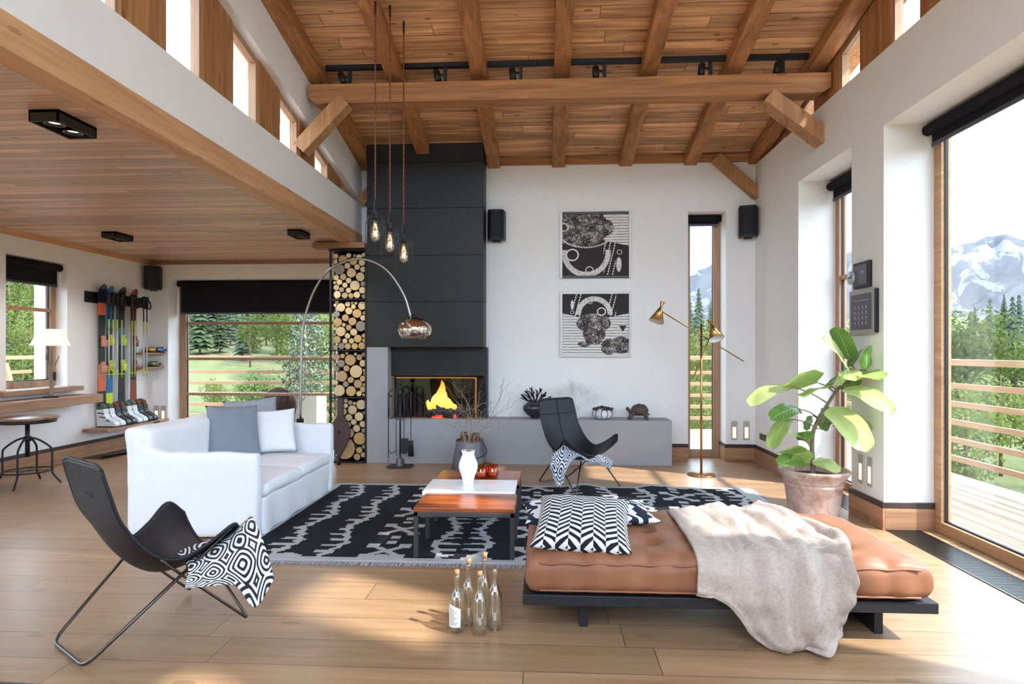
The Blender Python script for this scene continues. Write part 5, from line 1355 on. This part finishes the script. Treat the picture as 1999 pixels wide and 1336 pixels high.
# ski rack and skis
e = thing('ski_rack', 'black wall board holding skis and poles on the left wall', 'ski rack', (XL, 8.55, 2.1))
MB().box((.001, -.60, 0), (.02, .69, .15)).build('board', M['black'], e, .004)
for y in (-.33, -.17, .0, .22, .36): MB().box((.02, y - .012, .05), (.17, y + .012, .075)).build('peg', M['black'], e, .004)
col = {n: plain('ski_' + n, c, .3, 0, .5, .05) for n, c in dict(navy=(34, 38, 60), orange=(222, 104, 62), blue=(36, 106, 160), lime=(196, 214, 40), black=(32, 34, 40), rust=(134, 66, 44), pink=(206, 140, 116), teal=(60, 120, 150)).items()}
def ski(y, z0, z1, segs, bind, lab, w0=.062):
    e = thing('ski', lab, 'skis', (-6.12, y, z0), group='skis on the wall rack')
    H = z1 - z0
    def half(t): return w0 * (1 - .22 * math.sin(PI * min(1, max(0, t * 1.05)))) * (1 - max(0, (t - .955) / .045) ** 2 * .75) * (1 - max(0, (.03 - t) / .03) ** 2 * .5)
    mats = [col[c] for _, c in segs]
    b = MB(); n = 60
    def pt(t, s, f):
        x = .0 + (.045 * max(0, (t - .90) / .1) ** 2) + (.012 if f else 0)
        return (x, s * half(t), t * H)
    for i in range(n):
        t0, t1 = i / n, (i + 1) / n; mi = 0; acc = 0
        for k, (L, c) in enumerate(segs):
            if t0 >= acc - 1e-6: mi = k
            acc += L
        vs = [pt(t0, -1, 0), pt(t0, 1, 0), pt(t1, 1, 0), pt(t1, -1, 0), pt(t0, -1, 1), pt(t0, 1, 1), pt(t1, 1, 1), pt(t1, -1, 1)]
        fs = [(0, 3, 2, 1), (4, 5, 6, 7), (1, 2, 6, 5), (0, 4, 7, 3)]
        if i == 0: fs.append((0, 1, 5, 4))
        if i == n - 1: fs.append((3, 7, 6, 2))
        b.add(vs, fs, mi)
    b.build('ski_board', mats, e)
    for zc in (.89, .53):
        q = MB(); z = zc - .0; q.rbox((.012, -.04, z - .055), (.07, .04, z + .05), .015, 2, 2, 2); q.box((.012, -.03, z + .05), (.045, .03, z + .10)); q.build('binding', col[bind], e)
ski(8.17, .66, 2.36, [(.13, 'black'), (.12, 'orange'), (.10, 'pink'), (.27, 'black'), (.12, 'black'), (.11, 'orange'), (.15, 'navy')], 'pink', 'dark navy ski with orange bands, leftmost on the wall rack', .07)
ski(8.315, .68, 2.355, [(.10, 'lime'), (.15, 'blue'), (.2, 'navy'), (.2, 'navy'), (.35, 'blue')], 'lime', 'blue ski with lime tail, second from the left on the wall rack', .065)
ski(8.565, .68, 2.36, [(.3, 'black'), (.2, 'black'), (.15, 'teal'), (.35, 'black')], 'lime', 'black ski with lime bindings, third from the left on the wall rack', .07)
ski(8.82, .67, 2.36, [(.20, 'rust'), (.26, 'black'), (.10, 'black'), (.44, 'rust')], 'rust', 'rust brown ski with dark middle, rightmost on the wall rack', .068)
lime_m = plain('pole_lime', (200, 220, 70), .4); wpole = plain('pole_white', (220, 222, 218), .35, .1)
po = ['first', 'second', 'third', 'fourth', 'fifth', 'sixth', 'seventh', 'eighth']
for k, y in enumerate((8.18, 8.263, 8.341, 8.44, 8.655, 8.72, 8.915, 8.99)):
    e = thing('ski_pole', 'ski pole hanging on the wall rack, %s from the left' % po[k], 'ski pole', (-6.02, y, 1.06), group='ski poles on the wall rack')
    MB().tube([(0, 0, .12), (0, 0, .66)], .007, 8).build('shaft', wpole, e)
    MB().tube([(0, 0, .66), (0, 0, .82)], .0085, 8).build('shaft_band', lime_m, e)
    MB().tube([(0, 0, 0), (0, 0, .12)], .006, 8).build('tip', lime_m, e)
    MB().tube([(0, 0, .82), (0, 0, 1.02)], .009, 8).build('upper_shaft', M['black'], e)
    MB().tube([(0, 0, 1.02), (0, 0, 1.10), (.004, 0, 1.17), (.0, 0, 1.19)], [.020, .024, .022, .030], 9).build('grip', M['black'], e)
    MB().tube(spline([(0, 0, 1.18), (.03, .02, 1.12), (.035, .035, 1.03), (.01, .02, 1.02), (0, .005, 1.1)], 5), .011, 5).build('strap', M['black'], e)
    MB().lathe([(.006, .055), (.03, .05), (.03, .056), (.006, .062)], n=14).build('basket', lime_m, e)

# boot shelf and ski boots
o = thing('boot_shelf', 'thin wooden wall shelf carrying the ski boots', 'shelf', (-6.0, 8.58, .352))
MB().box((-.198, -.67, 0), (.16, .68, .036)).build('board', M['shelf'], o, .004)
MB().box((.1602, .30, .004), (.163, .44, .026)).build('slot', M['black'], o)
bw = plain('boot_white', (214, 216, 218), .4, 0, .4, .06); bk_ = plain('boot_black', (36, 34, 36), .4, 0, .4, .1); bgn = plain('boot_liner_green', (84, 96, 78), .9); bln = plain('boot_liner_brown', (104, 66, 48), .9)
def boot(y, white, lab):
    e = thing('ski_boot', lab, 'ski boot', (-6.165, y, .389), group='ski boots on the shelf')
    m = bw if white else bk_
    pts = [(0.0, .012), (.02, .03), (.012, .12), (.0, .24), (.115, .25), (.125, .17), (.15, .135), (.21, .105), (.265, .075), (.285, .04), (.285, .012)]
    b = MB(); b.prism(pts, 1, -.05, .05); b.build('shell', m, e, .022)
    MB().box((.004, -.045, 0), (.28, .045, .016)).build('sole', M['black'], e, .004)
    b = MB(); b.prism([(.005, .235), (-.01, .30), (.02, .335), (.105, .30), (.11, .245)], 1, -.043, .043); b.build('liner', bgn if white else bln, e, .018)
    for (x, z, x2) in ((.03, .2, .12), (.06, .145, .14), (.15, .098, .2)):
        b = MB(); b.bar((x, -.053, z), (x2, -.053, z - .012), .008, .014); b.build('buckle', plain('buckle', (64, 66, 70), .4, .5) if white else plain('buckle_light', (170, 150, 130), .4, .5), e)
bl = ['white ski boot with green liner, leftmost on the boot shelf', 'white ski boot with green liner, second on the boot shelf', 'black ski boot, third on the boot shelf', 'black ski boot, fourth on the boot shelf', 'white ski boot, fifth on the boot shelf, between black pairs', 'white ski boot, sixth on the boot shelf, beside the last black pair', 'black ski boot, seventh on the boot shelf', 'black ski boot, rightmost on the boot shelf near the corner']
for k, y in enumerate((8.165, 8.285, 8.405, 8.525, 8.645, 8.765, 8.885, 9.005)): boot(y, k in (0, 1, 4, 5), bl[k])
for z, lab in ((1.385, 'upper small wooden corner shelf beside the skis'), (1.165, 'lower small wooden corner shelf beside the skis')):
    o = MB().prism([(XL + .002, YW - .002), (-5.965, YW - .002), (-5.965, YW - .12), (XL + .14, 8.98), (XL + .002, 8.98)], 2, z, z + .028).build('corner_shelf', M['shelf'], None, .003)
    tag(o, lab, 'shelf', 'corner shelves')
def goggles(x, y, z, c, lab):
    e = thing('ski_goggles', lab, 'goggles', (x, y, z), 0, 'ski goggles on the corner shelves')
    b = MB(); b.grid(lambda u, v: (-.085 + .17 * u, -.05 * math.sin(PI * u) - .012 * math.sin(PI * v), .008 + .075 * v + .012 * (1 - v) * math.exp(-((u - .5) / .12) ** 2)), 16, 6)
    b.build('lens', plain('goggle_lens_' + c[0], c[1], .12, .7, .5, .1, 10), e, 0, .008)
    b = MB(); b.tube(spline([(-.085, 0, .045), (-.09, .05, .045), (0, .085, .045), (.09, .05, .045), (.085, 0, .045)], 6), .010, 6); b.build('strap', M['black'], e)
    MB().rbox((-.085, -.025, .0), (.085, .025, .02), .008, 6, 2, 1).build('frame', M['black'], e)
goggles(-6.10, 9.20, 1.414, ('gold', (206, 168, 84)), 'golden ski goggles on the upper corner shelf')
goggles(-6.0, 9.26, 1.414, ('blue', (96, 124, 170)), 'blue mirrored ski goggles at the right end of the upper corner shelf')
goggles(-6.07, 9.22, 1.194, ('mirror', (126, 140, 120)), 'mirrored ski goggles on the lower corner shelf')
e = thing('boot_tray', 'flat dark metal tray on the floor by the left wall, behind the sofa', 'tray', (-6.0, 8.3, .002), -.15)
b = MB(); b.box((-.15, -.42, 0), (.15, .42, .006)); b.build('base', M['black'], e)
b = MB(); b.add([(.15, -.42, 0), (.15, .42, 0), (.24, .42, .05), (.24, -.42, .05), (.15, -.42, .006), (.15, .42, .006), (.236, .42, .055), (.236, -.42, .055)], [(0, 1, 2, 3), (7, 6, 5, 4), (0, 3, 7, 4), (1, 5, 6, 2), (2, 6, 7, 3), (0, 4, 5, 1)]); b.build('lip', M['black'], e)

# ------------------------------------------------------------------ terrace
b = MB(); b.box((3.2, -4, -.2), (4.85, 11.55, -.012)); struct('deck_right', b, M['deck'])
b = MB(); b.box((-10, 9.75, -.2), (3.2, 11.55, -.012)); struct('deck_back', b, M['deck'])
b = MB(); b.box((-10, -4, -.2), (-6.65, 9.75, -.012)); struct('deck_left', b, M['deck'])
railx = M['rail']; raily = wood('rail_larch_long', (164, 130, 98), (134, 104, 78), 1, 2, None, .6, 1, .004, .2, .8, .3, .3)
def railing(axis, a, c, at, lab, posts):
    e = thing('railing', lab, 'railing', ((a + c) / 2, at, 0) if axis == 'x' else (at, (a + c) / 2, 0), group='larch terrace railings')
    h = (c - a) / 2; m = railx if axis == 'x' else raily
    def B(p0, p1, d0, d1, z0, z1): return MB().box((p0, d0, z0), (p1, d1, z1)) if axis == 'x' else MB().box((d0, p0, z0), (d1, p1, z1))
    B(-h, h, -.07, .07, 1.275, 1.345).build('top_rail', m, e, .004)
    for z in (1.01, .80, .59, .385, .175): B(-h, h, -.025, .012, z, z + .062).build('slat', m, e, .003)
    for p in posts: B(p - (a + c) / 2 - .05, p - (a + c) / 2 + .05, .012, .10, -.2, 1.275).build('post', m, e, .004)
railing('y', -4, 11.3, 4.72, 'larch terrace railing beyond the right windows', (-2, .5, 3.2, 10.2))
railing('x', -9.9, 4.7, 11.42, 'larch terrace railing behind the house, beyond the back windows', (-9, -7, -3.62, -1.3, 1.0))
railing('y', -4, 11.3, -9.86, 'larch terrace railing beyond the left window', (-2, .5, 3.0, 6.0, 9.0))
e = thing('balcony_screen', 'pale larch side panel of the terrace beyond the left window', 'panel', (-9.0, 9.6, 0))
MB().prism([(-.7, 0), (.55, 0), (.2, 1.24), (-.7, 1.24)], 1, -.03, .03).build('panel', railx, e)
pw = plain('planter_white', (150, 146, 140), .6, 0, .3, .03)
e = thing('planter_shrub', 'slim evergreen shrub in a white planter on the terrace outside the glass wall', 'plant', (-4.32, 10.88, 0))
b = MB(); b.box((-.30, -.25, 0), (.30, .25, .66)); b.build('planter', pw, e, .01)
MB().box((-.004, -.254, .02), (.004, -.25, .64)).build('joint', M['black'], e)
lf1 = plain('shrub_leaf', (52, 70, 48), .5, 0, .4, .35, 6); lf2 = plain('shrub_leaf_light', (108, 122, 102), .5, 0, .4, .2, 6)
b = MB()
for i in range(2600):
    z = .66 + 2.05 * R.random(); t_ = (z - .66) / 2.05; r_ = (.36 if t_ < .45 else .36 * (1 - (t_ - .45) / .62)) * (1 + .35 * nz(z * 4, 3))
    a = R.random() * 2 * PI; q = r_ * R.random() ** .4; c3 = Vector((q * math.cos(a) - .04 * math.sin(z * 3), q * math.sin(a), z))
    d1 = Vector((R.uniform(-1, 1), R.uniform(-1, 1), R.uniform(-1, 1))).normalized(); d2 = d1.orthogonal().normalized(); s = R.uniform(.02, .04)
    b.add([c3 - d1 * s, c3 + d2 * s * .5, c3 + d1 * s, c3 - d2 * s * .5], [(0, 1, 2, 3)], 0 if R.random() < .7 else 1)
o = b.build('foliage', [lf1, lf2], e, fixn=False)
MB().tube([(0, 0, .6), (0, 0, 2.4)], [.02, .008], 6).build('stem', tb, e)
wk = plain('wicker', (70, 48, 44), .7, 0, .3, .3, 60, .9, 90)
e = thing('wicker_chair', 'dark brown wicker lounge chair on the terrace behind the sofa', 'chair', (-4.44, 10.06, 0), .5)
def wsh(u, v):
    a = -1.9 + 3.8 * u; h = .15 + .42 * math.cos(a * .55) ** 2
    return (.24 * math.sin(a) * (.85 + .25 * v), .24 * math.cos(a) * (.85 + .25 * v), .26 + (h - .02) * v)
MB().grid(wsh, 20, 10).build('shell', wk, e, 0, .03)
MB().rbox((-.22, -.24, .26), (.22, .2, .36), .04, 4, 4, 1).build('seat', wk, e)
for x in (-.18, .18):
    for y in (-.18, .15): MB().tube([(x * .9, y * .9, .28), (x, y, 0)], .014, 7).build('leg', wk, e)

# ------------------------------------------------------------------ landscape
def zg(x, y):
    d = math.hypot(x, y - 4)
    return -3.2 + max(0, d - 30) * .085 + (.4 * nz(x * .05, y * .05) if d > 20 else 0) + max(0, d - 50) * .075 * min(1, max(0, -x / 30))
t = NT('meadow'); v_ = t.coord(); n_ = t.noise(v_, .25, 5); n2_ = t.noise(v_, 3, 4)
meadow = t.fin(t.mix(n2_, t.ramp(n_, [(.4, lin((78, 84, 52))), (.6, lin((104, 98, 72)))]), lin((86, 92, 58))), .95, 0, .1)
b = MB(); n = 60
def gfn(u, v):
    a = 2 * PI * u; r = 8 + 170 * v ** 1.6; x = r * math.cos(a); y = 4 + r * math.sin(a)
    return (x, y, zg(x, y))
b.grid(gfn, 72, 30); struct('ground', b, meadow)
# mountains
RID = [(700, 560), (900, 540), (1100, 545), (1250, 560), (1343, 540), (1390, 512), (1480, 490), (1600, 500), (1720, 480), (1800, 492), (1860, 478), (1930, 455), (2000, 468), (2100, 500), (2250, 470), (2450, 520), (2700, 560)]
A0 = math.atan(65 / 1200)
def dirpx(px):
    u = (px - 999.5) / 1200; return Vector((-math.sin(A0) + u * math.cos(A0), math.cos(A0) + u * math.sin(A0), 0))
def mfn(u, v):
    px = 700 + 2000 * u
    for (a, ya), (c, yc) in zip(RID, RID[1:]):
        if a <= px <= c: yt = ya + (yc - ya) * (px - a) / (c - a)
    D = 420 + 110 * v
    d = dirpx(px); p = d * D
    zt = 1.45 + (684 - yt) / 1200 * 520
    rg = (1 - abs(2 * v - 1.7) ** 1.3) if v < .85 else 1
    z = -6 + (zt + 6) * max(0, min(1, (v / .9))) ** 1.15 if v < .9 else zt * (1 - (v - .9) * 1.5)
    p += d * 26 * nz(px * .01, v * 3, 2)
    z += (10 * nz(px * .012, v * 5, 3) + 5 * nz(px * .04, v * 14, 5) + 2.4 * nz(px * .11, v * 30, 8)) * min(1, v * 2) * (1 if v < .88 else .35)
    return (p.x, p.y, z)
t = NT('mountain'); v_ = t.coord(); n_ = t.noise(v_, .035, 6, .62, 1.2); sp = t.n('ShaderNodeSeparateXYZ'); t.l(v_, sp.inputs[0])
g = t.n('ShaderNodeNewGeometry'); sn = t.n('ShaderNodeSeparateXYZ'); t.l(g.outputs['Normal'], sn.inputs[0])
snow = t.math('GREATER_THAN', t.math('ADD', t.math('MULTIPLY', n_, 1.0), t.math('MULTIPLY', sp.outputs[2], .0016)), .655)
rock = t.mix(t.noise(v_, .3, 5), lin((70, 70, 75)), lin((88, 88, 92)))
mtn = t.fin(t.mix(snow, rock, lin((104, 105, 108))), .95, 0, .1)
b = MB(); b.grid(mfn, 220, 46); struct('mountain', b, mtn)

# trees: a few meshes, each tree its own object with trunk and crown
def leaves(name, c, tr=.35):
    t = NT(name); col = t.mix(t.noise(t.coord('Object'), 1.2, 3), tuple(x * .62 for x in lin(c)[:3]) + (1,), lin(c))
    oi = t.n('ShaderNodeObjectInfo'); hs = t.n('ShaderNodeHueSaturation'); t.l(col, hs.inputs['Color'])
    t.l(t.math('ADD', t.math('MULTIPLY', oi.outputs['Random'], .5), .8), hs.inputs['Value'])
    t.l(t.math('ADD', t.math('MULTIPLY', oi.outputs['Random'], .04), .48), hs.inputs['Hue'])
    m = t.fin(hs.outputs[0], .8, 0, .15)
    tl = t.n('ShaderNodeBsdfTranslucent'); t.l(hs.outputs[0], tl.inputs[0]); mx = t.n('ShaderNodeMixShader'); mx.inputs[0].default_value = tr
    t.l(t.p.outputs[0], mx.inputs[1]); t.l(tl.outputs[0], mx.inputs[2]); t.l(mx.outputs[0], t.out.inputs[0])
    return m
trunkm = plain('tree_trunk', (104, 84, 66), .9, 0, .1, .2)
CON = [leaves('needle_green', (62, 74, 48), .2), leaves('needle_blue', (66, 78, 62), .2), leaves('needle_rust', (112, 80, 50), .2)]
DEC = [leaves('leaf_green', (80, 94, 44), .4), leaves('leaf_yellow_green', (100, 108, 52), .4)]
def con_mesh(mi, seed):
    rr = random.Random(seed); b = MB(); H = 1.0
    for i in range(16):
        z = .10 + .88 * i / 16; r = .20 * (1 - i / 16.3) + .008; n = 11
        for k in range(n):
            a = 2 * PI * (k + rr.random()) / n; L = r * rr.uniform(.75, 1.2); dz = -.05 * (1 - i / 20) * rr.uniform(.5, 1.3)
            c, s = math.cos(a), math.sin(a); w_ = L * .28
            p0 = Vector((0, 0, z + .045)); p1 = Vector((c * L, s * L, z + dz)); sd = Vector((-s, c, 0)) * w_
            m = p0.lerp(p1, .55)
            b.add([p0, m + sd + Vector((0, 0, -.012)), p1, m - sd + Vector((0, 0, -.012)), m + Vector((0, 0, .012))], [(0, 1, 4), (1, 2, 4), (2, 3, 4), (3, 0, 4)])
    return b
def dec_mesh(mi, seed):
    rr = random.Random(seed); b = MB(); bl_ = [(Vector((rr.uniform(-.2, .2), rr.uniform(-.2, .2), rr.uniform(.32, .84))), rr.uniform(.13, .22)) for _ in range(11)]
    for c, r in bl_:
        for _ in range(150):
            d = Vector((rr.gauss(0, 1), rr.gauss(0, 1), rr.gauss(0, 1))).normalized(); p = c + d * r * rr.uniform(.75, 1.05)
            u = d.orthogonal().normalized(); u.rotate(Matrix.Rotation(rr.random() * 6, 3, d)); u = (u + d * rr.uniform(-.6, .6)).normalized(); v = u.cross(d).normalized(); s = rr.uniform(.012, .024)
            b.add([p - u * s, p + v * s * .7, p + u * s, p - v * s * .7], [(0, 1, 2, 3)])
    return b
def proto(kind, k):
    nm = 'conifer_tree' if kind == 'c' else 'leafy_tree'
    o = bpy.data.objects.new(nm, None); o.empty_display_size = .1
    tr_ = MB().tube([(0, 0, -.05), (0, 0, .5), (0, 0, .9)], [.018, .012, .003], 6).build('trunk', trunkm, o)
    b = con_mesh(k, k * 3 + 1) if kind == 'c' else dec_mesh(k, k * 5 + 2)
    b.build('crown', (CON if kind == 'c' else DEC)[k], o, fixn=False)
    return o
PR = {(kd, k): proto(kd, k) for kd, k in (('c', 0), ('c', 1), ('c', 2), ('d', 0), ('d', 1))}
for p in PR.values(): COL.objects.link(p)
used = set()
TL = {('c', 0): 'green conifer', ('c', 1): 'blue green conifer', ('c', 2): 'rust brown dead conifer', ('d', 0): 'green leafy tree', ('d', 1): 'yellow green leafy tree'}
rt = random.Random(77)
PL = []
def plant(px, d, ytop, key, place, force=False):
    v = dirpx(px) * d; z0 = zg(v.x, v.y); zt = 1.45 + (684 - ytop) / 1200 * d; h = max(2.0, zt - z0)
    if place in (PA, PB) and d > 44: h = max(h, rt.uniform(5.5, 8.5))
    rad = h * (.19 if key[0] == 'c' else .40)
    if not force and any(math.hypot(v.x - a, v.y - b_) < (rad + q) * .66 for a, b_, q in PL): return False
    PL.append((v.x, v.y, rad))
    lab = '%s %s' % (TL[key], place)
    if key not in used:
        used.add(key); o = PR[key]; o.location = (v.x, v.y, z0); o.rotation_euler = (0, 0, rt.random() * 6); o['label'] = lab
    else: o = dup(PR[key], (v.x, v.y, z0), rt.random() * 6, lab)
    f = rt.uniform(.85, 1.0)
    o.scale = (h * f, h * f, h); o['category'] = 'tree'; o['group'] = 'trees ' + place
    return True
def layer(px0, px1, n, d, yt, keys, place, jy=14, jd=.12):
    for i in range(n):
        for tr2 in range(24):
            if plant(px0 + (px1 - px0) * (i + rt.uniform(.1, .9) + rt.uniform(-.06, .06) * tr2) / n, d * rt.uniform(1 - jd - .02 * tr2, 1 + jd + .02 * tr2), yt + rt.uniform(-jy, jy), rt.choice(keys), place): break
c0, c1, c2, d0, d1 = ('c', 0), ('c', 1), ('c', 2), ('d', 0), ('d', 1)
PA = 'on the hillside beyond the glass wall'; PB = 'on the slope beyond the small left window'; PC = 'beyond the narrow back window'; PD = 'in the valley beyond the right windows'
layer(350, 500, 13, 68, 640, [c0, c1, c0], PA); layer(480, 700, 10, 66, 604, [d0, d1], PA); layer(330, 720, 16, 84, 598, [d0, c0, c1], PA, 9); layer(320, 720, 18, 102, 598, [d0, d1, d0, c0], PA, 9); layer(310, 720, 20, 124, 582, [d0, d1, c0], PA, 9)
plant(394, 92, 632, c2, PA, True); layer(560, 700, 5, 52, 618, [d1, d0], PA); layer(380, 660, 7, 36, 742, [d1, d0], PA, 10)
layer(520, 690, 4, 30, 700, [d0, d1], PA)
layer(-90, 130, 12, 95, 505, [d0, d1, d0], PB); layer(-90, 130, 11, 74, 560, [d0, d1, c1], PB); layer(-90, 130, 9, 60, 560, [d0, d1], PB); layer(-80, 120, 6, 48, 610, [d0, c0, d1], PB); layer(-80, 120, 5, 32, 680, [d1, d0], PB)
layer(1240, 1480, 10, 85, 572, [c0, c1], PC); layer(1260, 1460, 7, 55, 604, [d0, d1, c1], PC); layer(1290, 1440, 5, 34, 632, [d0, d1], PC); layer(1290, 1440, 4, 22, 720, [d1, d0], PC)
layer(1560, 2200, 14, 90, 590, [c0, c1, c0], PD, 18); layer(1580, 2200, 11, 58, 600, [d0, c1, d1], PD); layer(1900, 2150, 6, 45, 575, [c0, c1], PD, 12); layer(1620, 2150, 9, 34, 640, [d0, d1], PD); layer(1820, 1890, 2, 30, 575, [d0, d0], PD, 8); layer(1640, 2150, 7, 21, 720, [d0, d1], PD)
for k, p in PR.items():
    if k not in used: raise RuntimeError('unused tree')
